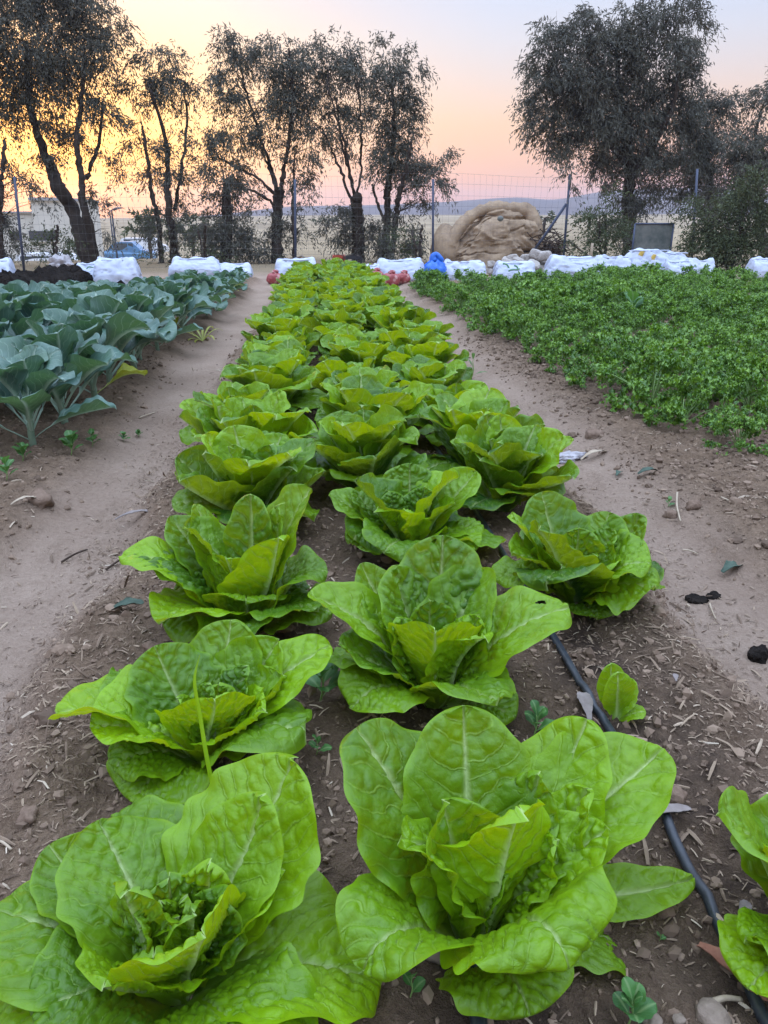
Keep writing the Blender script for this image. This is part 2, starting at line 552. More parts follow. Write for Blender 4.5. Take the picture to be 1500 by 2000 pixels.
def chips(n, y1, lmin, lmax, power, wid=.22):
    P = scatter(n, -1.5, 2.6, .3, y1, d_mulch, power)
    L = np.exp(rng.uniform(math.log(lmin), math.log(lmax), n))
    W = L * rng.uniform(.10, wid, n) + .0006
    D = ndir(n, .28)
    S = np.cross(D, np.array([0, 0, 1.0])); S /= np.linalg.norm(S, axis=1)[:, None]
    U = np.cross(S, D)
    ang = rng.normal(0, .5, n)[:, None]
    S, U = S * np.cos(ang) + U * np.sin(ang), U * np.cos(ang) - S * np.sin(ang)
    C = np.stack([P[:, 0], P[:, 1], gh(P[:, 0], P[:, 1]) + .0015 + np.abs(D[:, 2]) * L * .35], 1)
    l = L[:, None] / 2; w = W[:, None] / 2; t = w * .5
    bend = U * (L * rng.uniform(0, .12, n))[:, None]
    V = np.stack([C - D * l + S * w, C - D * l - S * w * .6, C - D * l + U * t,
                  C + bend + S * w * 1.1, C + bend - S * w, C + bend + U * t * 1.2,
                  C + D * l + S * w * .5, C + D * l - S * w * .7, C + D * l + U * t], 1).reshape(-1, 3)
    q = np.array([[0, 1, 4, 3], [1, 2, 5, 4], [2, 0, 3, 5], [3, 4, 7, 6], [4, 5, 8, 7], [5, 3, 6, 8]])
    tr = np.array([[0, 2, 1], [6, 7, 8]])
    off = (np.arange(n) * 9)[:, None, None]
    sh = np.clip(rng.beta(2, 2.6, n) + .1 * (L > .02), 0, 1)
    return V, [(q[None] + off).reshape(-1, 4), (tr[None] + off).reshape(-1, 3)], np.repeat(sh, 9)


c1 = chips(46000, 3.6, .004, .016, 1.5)
c2 = chips(3200, 4.5, .014, .042, 1.3, .14)
V, Fs = join([(c1[0], c1[1]), (c2[0], c2[1])])
o = link('straw_mulch', mesh_np('straw_mulch', V, Fs, M['chips'], False, {'shade': np.concatenate([c1[2], c2[2]])}))
tag(o, 'loose straw and bark mulch strewn over the bed shoulders', kind='stuff')


def d_crumb(x, y):
    d = .55 * bedmask(x, y) + .5 * leftmask(x, y) + .85 * rightmask(x, y) + .012
    return np.clip(d * (.2 + 1.5 * vn(x * 4, y * 4, 78) ** 1.5), 0, 1)


n = 42000
P = scatter(n, -1.7, 2.9, .3, 5.5, d_crumb, 1.6)
rad = np.exp(rng.normal(math.log(.0030), .6, n)) * (1 + .10 * P[:, 1]); rad = np.minimum(rad, .011)
B, Fi = ICO1
jit = 1 + .95 * (rng.random((n, len(B))) - .5)
sc = rng.uniform(.6, 1.2, (n, 1, 3))
V = B[None] * jit[:, :, None] * sc * rad[:, None, None]
V = V + np.stack([P[:, 0], P[:, 1], gh(P[:, 0], P[:, 1]) + rad * .10], 1)[:, None, :]
Fi = (Fi[None] + (np.arange(n) * len(B))[:, None, None]).reshape(-1, 3)
o = link('soil_crumbs', mesh_np('soil_crumbs', V.reshape(-1, 3), Fi, M['crumbs'], False, {'shade': np.repeat(rng.beta(2.2, 2.2, n), len(B))}))
tag(o, 'crumbly brown soil lumps on the beds and path edges', kind='stuff')

def d_clod(x, y):
    edge = np.exp(-((x - BX0) / .12) ** 2) + np.exp(-((x - BX1) / .12) ** 2)
    d = .9 * rightmask(x, y) * (1 - .5 * ss(1.6, 2.2, x)) + .6 * leftmask(x, y) + .35 * edge + .22 * bedmask(x, y) + .01
    return np.clip(d * (.15 + 1.8 * vn(x * 3.1, y * 3.1, 79) ** 2), 0, 1)


n = 2600
P = scatter(n, -1.7, 2.6, .35, 6.0, d_clod, 1.5)
rad = np.minimum(np.exp(rng.normal(math.log(.0075), .45, n)), .021)
B, Fi = ICO2
ph_ = rng.uniform(0, 60, (n, 1))
nz = fbm(B[None, :, 0] * 1.6 + ph_, B[None, :, 1] * 1.6 + B[None, :, 2] * 1.3 + ph_ * .7, 5, 3)
V = B[None] * (1 + 1.1 * nz + .14 * (rng.random((n, len(B))) - .5))[:, :, None] * rng.uniform(.7, 1.15, (n, 1, 3)) * np.array([1, 1, .75]) * rad[:, None, None]
V = V + np.stack([P[:, 0], P[:, 1], gh(P[:, 0], P[:, 1]) + rad * .15], 1)[:, None, :]
Fi = (Fi[None] + (np.arange(n) * len(B))[:, None, None]).reshape(-1, 3)
o = link('soil_clods', mesh_np('soil_clods', V.reshape(-1, 3), Fi, M['crumbs'], False, {'shade': np.repeat(rng.beta(2.4, 2.4, n), len(B))}))
tag(o, 'broken clods of dry brown earth along the bed edges', kind='stuff')

# ------------------------------------------------------------------ leaves
UNIT = lambda v: v / (np.linalg.norm(v) + 1e-12)


def leaf(P0, d0, P1, d1, W, az, cup=(.5, .5), ruf=.12, rfreq=3.0, blister=.003, nu=25, nv=36, seed=0, kind='lettuce',
         twist=0.0, fold=0.0, age=.5, k0=1.0, k1=1.0, cells=70):
    """one leaf blade with its midrib; adaxial side faces the plant's axis / the sky. Returns V, F, leafmap."""
    r = np.random.default_rng(seed)
    P0 = np.asarray(P0, float); P1 = np.asarray(P1, float)
    L = np.linalg.norm(P1 - P0) * 1.12
    smax = {'lettuce': .57, 'brassica': .66, 'long': .55, 'round': .6}[kind] + r.uniform(-.03, .03)
    n1 = int(nv * .58)
    s = np.concatenate([np.linspace(0, smax, n1, endpoint=False), smax + (1 - smax) * np.sin(np.linspace(0, np.pi / 2, nv - n1))])
    if kind == 'lettuce':
        w = .30 + .70 * ss(.0, 1, (s - .04) / (smax - .04)) ** .72
    elif kind == 'brassica':
        w = .075 + .92 * ss(0, 1, (s - .30) / (smax - .30)) ** .8
        w = w + .10 * np.exp(-((s - .27) / .03) ** 2) * (r.random() < .6)
    elif kind == 'round':
        w = .10 + .9 * ss(0, 1, (s - .12) / (smax - .12)) ** .7
    else:
        w = .35 + .65 * ss(0, 1, s / smax)
    cap = s > smax
    w[cap] = np.sqrt(np.clip(1 - ((s[cap] - smax) / (1 - smax)) ** 2, 0, 1)) * w[~cap][-1]
    w = np.maximum(w * W, 1e-4)
    u = s[:, None]
    h00 = 2 * u ** 3 - 3 * u ** 2 + 1; h10 = u ** 3 - 2 * u ** 2 + u; h01 = -2 * u ** 3 + 3 * u ** 2; h11 = u ** 3 - u ** 2
    C = h00 * P0 + h10 * UNIT(d0) * L * k0 + h01 * P1 + h11 * UNIT(d1) * L * k1
    T = np.gradient(C, s, axis=0); T /= np.linalg.norm(T, axis=1)[:, None]
    A = np.array([math.cos(az), math.sin(az), 0]); S0 = np.cross([0, 0, 1.0], A)
    S = S0[None] - T * (T @ S0)[:, None]; S /= np.linalg.norm(S, axis=1)[:, None]
    Nn = np.cross(T, S)
    tw = (twist * s)[:, None]
    S, Nn = S * np.cos(tw) + Nn * np.sin(tw), Nn * np.cos(tw) - S * np.sin(tw)
    t = np.linspace(-1, 1, nu)[None, :]
    ph = (cup[0] + (cup[1] - cup[0]) * s)[:, None]
    ph = np.where(np.abs(ph) < .02, .02, ph)
    # margin nibbling / lobing
    wm = w[:, None] * (1 + .035 * np.where(t < 0, np.sin(s[:, None] * 37 + r.uniform(0, 6)), np.sin(s[:, None] * 31 + r.uniform(0, 6))) * np.abs(t) ** 2
                       + .07 * (vn(s[:, None] * 6 + r.uniform(0, 50), np.sign(t) * 3 + 7, seed % 97) - .5) * np.abs(t))
    x = wm * np.sin(ph * t) / ph
    n = wm * (1 - np.cos(ph * t)) / ph
    n = n + fold * wm * np.abs(t)
    a = np.abs(t)
    pl, pr = r.uniform(0, 6.28, 2)
    fl, fr = r.uniform(.8, 1.25, 2) * rfreq
    sv = s[:, None]
    env = ss(.18, .5, sv)
    wave = np.where(t < 0, np.sin(2 * np.pi * fl * sv + pl), np.sin(2 * np.pi * fr * sv + pr))
    wave2 = np.where(t < 0, np.sin(2 * np.pi * fl * 2.7 * sv + pr), np.sin(2 * np.pi * fr * 2.9 * sv + pl))
    n = n + W * ruf * a ** 2.4 * env * (wave + .45 * a ** 2 * wave2)
    n = n + W * .16 * env * (vn(sv * 2.2 + pl * 9, t * 1.1 + pr * 5, seed % 89) - .5)
    # veins
    X = t * w[:, None] / L
    nl = {'lettuce': 9, 'brassica': 9, 'long': 7, 'round': 7}[kind]
    wn = .9 * (vn(X * 14 + 40 + seed % 13, sv * 9, 3) - .5)
    phs = (sv - .85 * np.abs(X) - .9 * X * X) * nl + wn + np.where(t < 0, .0, r.uniform(.3, .6))
    fr_ = np.abs(phs - np.floor(phs) - .5)
    lat = np.exp(-(fr_ / .085) ** 2) * (1 - a ** 4) * ss(.1, .2, sv)
    mid = np.exp(-(np.abs(X) / (.030 * (1 - sv) ** 1.2 + .004)) ** 2)
    if kind == 'lettuce':
        mid = np.maximum(mid, .7 * (1 - ss(.06, .30, sv)) * np.exp(-(np.abs(X) / .06) ** 2))
    if kind == 'brassica':
        mid = np.maximum(mid, 1 - ss(.24, .34, sv))
    if cells:
        K = np.stack([r.uniform(-W / L, W / L, cells), r.uniform(0.05, 1, cells)], 1)
        dd = np.sqrt((X.ravel()[:, None] - K[None, :, 0]) ** 2 + ((sv + 0 * t).ravel()[:, None] - K[None, :, 1]) ** 2)
        dd = np.partition(dd, 1, axis=1)
        e = (dd[:, 1] - dd[:, 0]).reshape(X.shape)
    else:
        e = np.full(X.shape, .05)
    ret = np.exp(-(e / .012) ** 2) * ss(.12, .3, sv) * (1 - a ** 6)
    puff = (1 - np.exp(-(e / .030) ** 2)) * .7 + ss(0, .45, fr_ / .5) * .8
    n = n + 1.9 * blister * puff * (1 - mid) * (1 - a ** 5) * ss(.15, .4, sv)
    n = n - mid * W * .05 * (1 - sv)
    Vv = C[:, None, :] + S[:, None, :] * x[..., None] + Nn[:, None, :] * n[..., None]
    g = np.maximum(lat * .9, ret * .55)
    lm = np.stack([mid + 0 * X, np.clip(g, 0, 1), sv + 0 * X, np.full(X.shape, age)], -1)
    vm = np.stack([phs, e + 0 * X, a + 0 * X, ss(.12, .3, sv) * (1 - a ** 6)], -1)
    return Vv.reshape(-1, 3), grid_faces(nu, nv), np.concatenate([lm, vm], -1).reshape(-1, 8)


def leafattr(lm):
    return {'leafmap': lm[:, :4], 'veinmap': lm[:, 4:8]}


def dirv(az, el):
    return np.array([math.cos(az) * math.cos(el), math.sin(az) * math.cos(el), math.sin(el)])


def join_leaves(ls):
    V, Fs = join([(l[0], l[1]) for l in ls])
    return V, Fs, np.concatenate([l[2] for l in ls])


def leaf_obj(name, l, mat, parent, label=None):
    return link(name, mesh_np(name, l[0], l[1], mat, True, leafattr(l[2])), parent, label)


def heart_mesh(h, rr, seed, res=(19, 26), n=6, mat='lettuce'):
    r = np.random.default_rng(seed)
    ls = []
    for k in range(n):
        az = k * 2.4 + r.uniform(-.3, .3)
        f = k / max(1, n - 1)
        rad = rr * (.22 + .78 * f)
        hh = h * (.80 + .20 * f) * r.uniform(.92, 1.06)
        W = .017 + .52 * rad
        ph = min(1.35, .95 * W / (rad + .008))
        p0 = np.array([math.cos(az), math.sin(az), 0]) * (.006 + .008 * f) + np.array([0, 0, .01])
        p1 = np.array([math.cos(az) * rad, math.sin(az) * rad, hh])
        ls.append(leaf(p0, dirv(az, R(66)), p1, dirv(az, R(r.uniform(80, 100) - 14 * f)), W, az, (ph, ph * .8), .07, 2.2, .0045,
                       res[0], res[1], seed * 31 + k, age=r.uniform(.35, .9), k0=.9, k1=.7, cells=75))
    return join_leaves(ls)


def auto_leaves(seed, size=1.0, nout=6, nmid=6, nin=4, res=(25, 34), nlow=5):
    """(leaf data, ...) of an average romaine in plant space"""
    r = np.random.default_rng(seed)
    out = []
    for layer, cnt in (('low', nlow), ('out', nout), ('mid', nmid), ('in', nin)):
        a0 = r.uniform(0, 6.28)
        for k in range(cnt):
            az = a0 + k * 6.283 / cnt + r.uniform(-.28, .28)
            if layer == 'out':
                el = R(r.uniform(40, 58)); ln = r.uniform(.205, .245) * size; e0 = el + R(20); e1 = el - R(r.uniform(-10, 45)); W = r.uniform(.080, .100) * size
                cup = (.8, r.uniform(.2, .8)); ruf = .08; rf = 1.9; age = r.uniform(.1, .95); fold = r.uniform(0, .22)
            elif layer == 'mid':
                el = R(r.uniform(54, 68)); ln = r.uniform(.215, .25) * size; e0 = el + R(12); e1 = el - R(r.uniform(-6, 40)); W = r.uniform(.072, .092) * size
                cup = (1.0, r.uniform(.2, .9)); ruf = .11; rf = 2.1; age = r.uniform(.05, .95); fold = r.uniform(0, .2)
            elif layer == 'low':
                el = R(r.uniform(16, 36)); ln = r.uniform(.16, .21) * size; e0 = el + R(30); e1 = el - R(r.uniform(15, 45)); W = r.uniform(.076, .098) * size
                cup = (.4, r.uniform(-.3, .3)); ruf = .10; rf = 1.8; age = r.uniform(.0, .7); fold = r.uniform(0, .15)
            else:
                el = R(r.uniform(66, 80)); ln = r.uniform(.18, .215) * size; e0 = el + R(5); e1 = el + R(r.uniform(-20, 25)); W = r.uniform(.050, .066) * size
                cup = (1.4, .9); ruf = .16; rf = 2.6; age = r.uniform(.1, .55); fold = .1
            p0 = np.array([math.cos(az) * .014, math.sin(az) * .014, .004])
            p1 = p0 + dirv(az + r.uniform(-.12, .12), el) * ln
            out.append(leaf(p0, dirv(az, e0), p1, dirv(az + r.uniform(-.3, .3), e1), W, az, cup, ruf, rf, .0035 * size, res[0], res[1],
                            seed * 101 + len(out) + int(el * 50), twist=r.uniform(-.45, .45), fold=fold, age=age, cells=70 if res[0] > 20 else 0))
    return out


LGROUP = 'romaine lettuces planted along the middle bed'


def lettuce_custom(base, spec, label, seed, heart=(.15, .055), hero=(61, 88), low=0, wide=1.17):
    """spec: (px, py, dY, half-width, start elevation, end elevation, cup, age) of each leaf's tip as seen in the photo"""
    b = np.array(base); t = empty('romaine_lettuce', base, label, 'lettuce', LGROUP)
    r = np.random.default_rng(seed)
    for k, sp in enumerate(spec):
        px, py, dy, W, e0, e1, cup, age = sp[:8]
        opt = sp[8] if len(sp) > 8 else {}
        p1 = on_y(px, py, b[1] + dy) - b
        az = math.atan2(p1[1], p1[0])
        if math.hypot(p1[0], p1[1]) < .075: az = math.atan2(p1[1] + (.06 if dy >= 0 else -.06), p1[0])
        p0 = np.array([math.cos(az) * .014, math.sin(az) * .014, .006])
        if len(sp) > 8 and sp[8] is CR: e0 -= 12; e1 += 4; cup *= .75
        l = leaf(p0, dirv(az, R(e0)), p1, dirv(az + opt.get('turn', 0), R(e1)), W * wide, az, (max(cup, .4), cup * .75), opt.get('ruf', .085), opt.get('rf', 1.7), opt.get('bl', .0025),
                 hero[0], hero[1], seed * 57 + k, twist=opt.get('tw', r.uniform(-.2, .2)), fold=opt.get('fold', .05), age=age, cells=opt.get('cells', 85))
        for (hu, hv, ru, rv) in opt.get('holes', []):
            fi = np.arange(len(l[1])); cu = (fi % (hero[0] - 1)) / (hero[0] - 2); cv = (fi // (hero[0] - 1)) / (hero[1] - 2)
            l = (l[0], l[1][((cu - hu) / ru) ** 2 + ((cv - hv) / rv) ** 2 > 1], l[2]) if len(l[1]) == (hero[0] - 1) * (hero[1] - 1) else l
        leaf_obj('leaf', l, M['lettuce'], t)
    if low:
        for l in auto_leaves(seed + 7, .95, 0, low // 3, 0, (41, 60), low):
            leaf_obj('leaf', l, M['lettuce'], t)
    V, Fs, lm = heart_mesh(heart[0], heart[1] * .9, seed, (29, 42), 6)
    link('heart', mesh_np('heart', V, Fs, M['lettuce'], True, leafattr(lm)), t)
    return t


def bz(px, py):
    p = on_z(px, py, .07)
    return (p[0], p[1], float(gh(p[0], p[1])) - .004)


CR = {'ruf': .12, 'rf': 2.4, 'bl': .0042}
H1 = [(190, 1605, .115, .066, 75, 35, .35, .35), (575, 1480, .135, .080, 70, 60, .3, .75), (515, 1552, .075, .054, 82, 75, .5, .7, {'turn': .3}),
      (-25, 1790, .05, .078, 55, -5, .2, .55), (95, 1650, .115, .05, 70, 45, .8, .3), (742, 1925, -.02, .082, 45, -25, .3, .95, {'tw': -.3, 'fold': .15}),
      (400, 1828, -.065, .060, 70, 50, .6, .95), (60, 1985, -.06, .066, 48, 0, .35, .35), (200, 1935, -.075, .055, 72, 55, .6, .8),
      (245, 1745, -.01, .045, 86, 80, .9, .45, CR), (330, 1708, .03, .042, 86, 85, 1.0, .4, CR), (412, 1680, .03, .035, 86, 95, 1.0, .75, CR),
      (450, 1740, .0, .035, 88, 90, .8, .3, CR), (560, 1700, .03, .052, 72, 60, 1.0, .9), (300, 1870, -.04, .040, 84, 80, .9, .7, CR),
      (-30, 1960, .0, .06, 40, -30, .2, .9), (480, 2060, -.10, .07, 40, -30, .2, .5)]
H2 = [(690, 1425, .10, .080, 62, 42, .15, .40, {'tw': .1}), (905, 1378, .12, .066, 75, 60, .35, .40), (1297, 1465, .11, .066, 62, 30, .7, .80, {'fold': .25}),
      (1150, 1405, .13, .060, 66, 60, .3, .70), (1015, 1578, -.035, .058, 76, 80, .55, .95, {'ruf': .2}), (1105, 1890, -.135, .076, 58, -62, -.15, .80, {'tw': .1}),
      (1035, 1985, -.13, .060, 10, -30, .0, .60), (715, 1895, -.10, .055, 50, -60, .5, .55, {'fold': .2}), (1355, 1715, .03, .030, 30, 12, .6, .85),
      (1215, 1870, -.02, .050, 35, -55, .3, .75), (778, 1645, -.02, .046, 62, 20, .6, .65, {'ruf': .2}), (865, 1562, .01, .052, 80, 65, .6, .6, {'ruf': .2}),
      (1055, 1508, .06, .040, 84, 80, .9, .45, CR), (1150, 1540, .04, .042, 80, 65, .9, .7, CR), (1095, 1640, -.01, .036, 84, 80, .9, .85, CR), (1190, 1620, .0, .045, 66, 40, .9, .9)]
H3 = [(112, 1400, .02, .064, 45, -25, .5, .90, {'fold': .2, 'tw': .3}), (300, 1262, .075, .060, 70, 60, .4, .40), (455, 1210, .125, .060, 72, 68, .5, .35), (545, 1248, .085, .058, 70, 55, .9, .65),
      (645, 1258, .07, .054, 55, 20, .5, .90), (175, 1425, -.04, .074, 62, 10, .8, .95, {'fold': .2}), (225, 1505, -.06, .056, 38, -40, .3, .65), (262, 1570, -.10, .068, 30, -35, .2, .50),
      (560, 1320, .02, .055, 72, 62, 1.2, .60), (585, 1425, -.03, .056, 42, 0, .4, .60), (420, 1370, -.06, .060, 72, 62, .8, .85), (430, 1330, .03, .036, 85, 85, .9, .4, CR),
      (480, 1300, .05, .036, 85, 80, .9, .3, CR), (520, 1390, -.05, .058, 66, 50, 1.0, .85)]
H4 = [(865, 1045, .125, .070, 76, 66, .25, .35, {'bl': .005, 'holes': [(.70, .88, .055, .03)]}), (765, 1105, .085, .056, 76, 70, .5, .35, {'bl': .005}), (705, 1100, .11, .040, 70, 60, .6, .4), (600, 1163, .05, .048, 60, 20, .7, .75, {'fold': .2}),
      (690, 1385, -.085, .062, 55, -50, .2, .60), (850, 1235, -.08, .070, 72, 66, .9, .85, {'fold': .35}), (1112, 1190, .0, .072, 58, 12, .35, .80, {'holes': [(.72, .80, .035, .022)]}), (1005, 1405, -.085, .050, 20, -10, .1, .55),
      (945, 1165, .07, .042, 78, 60, .8, .45, CR), (838, 1170, .03, .044, 86, 82, .8, .35, CR), (775, 1205, .0, .034, 84, 80, .9, .45, CR), (935, 1200, .0, .036, 82, 70, .7, .85, CR),
      (660, 1260, -.02, .060, 66, 45, .6, .40), (960, 1310, -.04, .055, 55, 10, .5, .55), (950, 1250, -.06, .055, 66, 40, .8, .8)]
H5 = [(268, 1090, .03, .064, 48, -10, .3, .25, {'bl': .005}), (378, 985, .07, .048, 72, 66, .4, .45), (490, 965, .06, .040, 84, 84, .9, .25, CR), (548, 985, .04, .040, 84, 90, .9, .35, CR),
      (610, 955, .06, .068, 68, 48, .6, .50), (640, 1120, -.01, .076, 50, -15, .25, .45), (310, 1220, -.115, .066, 56, -25, .45, .95), (545, 1050, -.06, .060, 74, 70, .7, .90, {'fold': .2}),
      (650, 1200, -.06, .070, 25, -15, .1, .30), (236, 1095, .0, .050, 40, -15, .4, .95), (440, 1095, -.05, .055, 70, 60, .7, .6), (330, 1010, .09, .05, 62, 50, .4, .3), (480, 1180, -.1, .06, 40, -20, .3, .6)]
H6 = [(995, 1005, .05, .056, 62, 45, .4, .75), (1055, 962, .11, .062, 70, 56, .4, .35), (1190, 1000, .10, .056, 68, 56, .5, .45), (1255, 1005, .06, .046, 62, 66, .8, .25, {'bl': .005}),
      (1272, 1105, -.06, .074, 54, 0, .5, .60), (1095, 1110, -.085, .072, 66, 40, .5, .70), (998, 1085, -.03, .062, 52, 10, .4, .55), (1293, 1150, -.02, .052, 25, -15, .3, .70), (1165, 1210, -.10, .050, 20, -25, .2, .35),
      (1130, 1030, .02, .046, 84, 80, .8, .3, CR), (1060, 1050, .02, .04, 84, 80, .8, .4, CR), (1200, 1035, .03, .042, 78, 60, .8, .5, CR), (1180, 1110, -.07, .06, 62, 30, .5, .7)]
H7 = [(640, 970, .03, .062, 56, 25, .3, .50), (690, 955, .07, .058, 68, 55, .4, .50), (800, 905, .11, .060, 74, 66, .4, .35, {'bl': .005}), (930, 920, .08, .056, 64, 45, .6, .80), (890, 985, -.04, .060, 64, 35, .8, .75),
      (985, 1060, -.02, .078, 40, -12, .2, .45), (735, 995, -.06, .064, 70, 60, .8, .95, {'fold': .3}), (830, 1065, -.10, .060, 45, -5, .5, .7), (680, 1060, -.06, .06, 45, 0, .4, .5), (760, 960, .03, .04, 84, 85, .9, .4, CR),
      (830, 950, .04, .04, 84, 80, .9, .3, CR), (790, 1000, -.02, .042, 80, 70, .9, .85, CR)]
LB = {
    1: (bz(350, 1945), H1, 'large romaine lettuce in the bottom corner, cropped by the left frame edge', (.13, .04)),
    2: (bz(925, 1830), H2, 'large romaine lettuce with a drooping front leaf above bare dark soil, beside the pipe', (.12, .042)),
    3: (bz(400, 1480), H3, 'romaine lettuce with a grass blade leaning across it, at the left path', (.12, .04)),
    4: (bz(850, 1372), H4, 'romaine lettuce with holes nibbled in its rear and right leaves', (.13, .042)),
    5: (bz(490, 1235), H5, 'romaine lettuce with blistered bluish leaf overhanging the left path, behind the grass blade', (.135, .045)),
    6: (bz(1120, 1185), H6, 'romaine lettuce alone at the right bed edge, above the small seedling', (.125, .042)),
    7: (bz(800, 1085), H7, 'romaine lettuce with a folded yellow leaf in front, directly behind the nibbled one', (.12, .042)),
}
for k, (b, sp, lb, ht) in LB.items():
    lettuce_custom(b, sp, lb, 100 + k, ht, low={1: 2, 2: 0, 3: 2, 4: 3, 5: 5, 6: 5, 7: 6}[k], wide=1.17 if k < 3 else 1.24 if k < 5 else 1.34)
b9 = bz(1590, 1850)
H9 = [(1400, 1590, .03, .062, 55, 28, .2, .45), (1455, 1838, -.04, .03, 40, 10, .5, .9), (1462, 1935, -.07, .05, 30, -25, .3, .85), (1560, 1540, .1, .07, 70, 50, .3, .4), (1700, 1600, .08, .07, 60, 30, .3, .5),
      (1560, 1720, -.05, .055, 75, 60, .7, .8), (1720, 1800, -.03, .07, 50, 0, .3, .6), (1600, 1960, -.1, .06, 40, -20, .3, .6)]
lettuce_custom(b9, H9, 'romaine lettuce mostly outside the right frame edge, beyond the black pipe', 109, (.12, .04))

# young lettuce beside the pipe
bj = bz(1205, 1402)
t = empty('lettuce_seedling', bj, 'small young lettuce with three rounded bright leaves beside the black pipe', 'seedling')
for k, (px, py, dy, W, e0, e1) in enumerate([(1192, 1295, .015, .028, 80, 85), (1205, 1312, -.005, .030, 85, 80), (1262, 1392, -.015, .022, 45, 10), (1235, 1325, .025, .02, 75, 60)]):
    p1 = on_y(px, py, bj[1] + dy) - np.array(bj); az = math.atan2(-.8, .1) if k < 2 else math.atan2(p1[1], p1[0])
    if k < 2: az = math.atan2(.9, -.2)
    leaf_obj('leaf', leaf((0, 0, 0), dirv(az, R(e0)), p1, dirv(az, R(e1)), W, az, (.4, .2), .06, 2, .001, 21, 28, 900 + k, age=.85, cells=30), M['lettuce'], t)

# medium prototypes, copied down the rows
PROTO = []
for k in range(7):
    t = empty('romaine_lettuce', (0, 0, -5), '', 'lettuce', LGROUP)
    for l in auto_leaves(300 + k * 7, 1.0, 6 if k % 2 else 5, 7, 5, (31, 44)):
        leaf_obj('leaf', l, M['lettuce'], t)
    V, Fs, lm = heart_mesh(.165, .046, 400 + k, (19, 26))
    link('heart', mesh_np('heart', V, Fs, M['lettuce'], True, leafattr(lm)), t)
    PROTO.append(t)

used = [False] * len(PROTO)


def place(protos, flags, k, loc, rz, s, label, group, tilt=(0, 0)):
    if not flags[k]:
        flags[k] = True
        o = protos[k]
        o.location = loc; o.rotation_euler = (tilt[0], tilt[1], rz); o.scale = (s, s, s); o['label'] = label; o['group'] = group
        return o
    return dup(protos[k], loc, rz, s, label, group, tilt)


rows = {'left': (-.215, [1.82, 2.18, 2.52]), 'middle': (.135, [2.02, 2.36, 2.72]), 'right': (.455, [1.90, 2.22, 2.58])}
names = {'left': 3, 'middle': 3, 'right': 2}
q = 0
for nm, (x0, ys) in rows.items():
    y = ys[-1]
    while y < 10.0:
        y += .335 + rng.uniform(-.05, .05); ys.append(y)
    for i, y in enumerate(ys):
        x = x0 + rng.uniform(-.06, .06) + (.008 * (y - 2) if nm == 'left' else 0)
        idx = names[nm] + i
        if idx < 9:
            lb = f'bright green romaine lettuce, {ORD[idx]} from the camera in the {nm} row of its bed'
        else:
            lb = f'far romaine lettuce crowded into the {nm} row near the white sacks'
        place(PROTO, used, (q * 3 + i) % 7, (x, y, float(gh(x, y)) - .004), rng.uniform(0, 6.28), rng.uniform(.97, 1.20), lb, f'romaine lettuces in the {nm} row', (rng.uniform(-.08, .08), rng.uniform(-.08, .08)))
    q += 1

# ------------------------------------------------------------------ brassicas
BPRO = []
for k in range(6):
    r = np.random.default_rng(700 + k)
    t = empty('brassica_plant', (0, 0, -5), '', 'cabbage plant', 'brassicas')
    V, Fs = tube(spline([(0, 0, -.01), (.006, .004, .06), (.0, .01, .13), (.004, .0, .17)], 8), np.linspace(.014, .009, 8), 8)
    link('stem', mesh_np('stem', V, Fs, M['bstem']), t)
    nl = 13
    for i in range(nl):
        az = i * 2.4 + r.uniform(-.25, .25)
        f = i / (nl - 1)
        el = R(8 + 58 * f + r.uniform(-7, 7)); ln = (.335 - .11 * f) * r.uniform(.86, 1.1) * (.62 if i == 0 and k == 2 else 1)
        p0 = np.array([math.cos(az) * .008, math.sin(az) * .008, .03 + .12 * f])
        p1 = p0 + dirv(az, el + R(10)) * ln
        mat = M['yellow_leaf'] if (i == 0 and k == 2) else M['brassica']
        leaf_obj('leaf', leaf(p0, dirv(az, el + R(28)), p1, dirv(az + r.uniform(-.4, .4), el - R(r.uniform(-5, 65))), (.117 - .035 * f) * r.uniform(.85, 1.1) * (.6 if i == 0 and k == 2 else 1), az, (.9, r.uniform(.1, .9)), .13, 2.0, .003,
                              21, 32, 800 + k * 20 + i, 'brassica', twist=r.uniform(-.5, .5), fold=r.uniform(0, .25), age=r.uniform(.1, .9), cells=0), mat, t)
    BPRO.append(t)
bused = [False] * 6
for rw, x0 in enumerate((-1.03, -1.47, -1.88)):
    y = 2.72; i = 0
    if rw: y = 2.5 + .17 * (rw % 2)
    while y < (9.8, 9.4, 6.6)[rw]:
        x = x0 + rng.uniform(-.03, .03) + .016 * (y - 3) * (1 if rw == 0 else .3)
        if rw == 0 and i < 9: lb = f'blue green brassica plant, {ORD[i]} along the row at the left path'
        elif rw == 0: lb = 'distant blue green brassica in the row along the left path'
        else: lb = f'blue green brassica in the {ORD[rw]} row from the left path, among overlapping leaves'
        place(BPRO, bused, (rw * 2 + i) % 6, (x, y, float(gh(x, y)) - .005), rng.uniform(0, 6.28), rng.uniform(.92, 1.12) * (1.0 - .42 * float(ss(4.4, 9.0, y))), lb, f'brassicas in the {ORD[rw]} row from the left path', (rng.uniform(-.06, .06), rng.uniform(-.06, .06)))
        y += .365 - .07 * float(ss(5, 9, y)) + rng.uniform(-.03, .03); i += 1

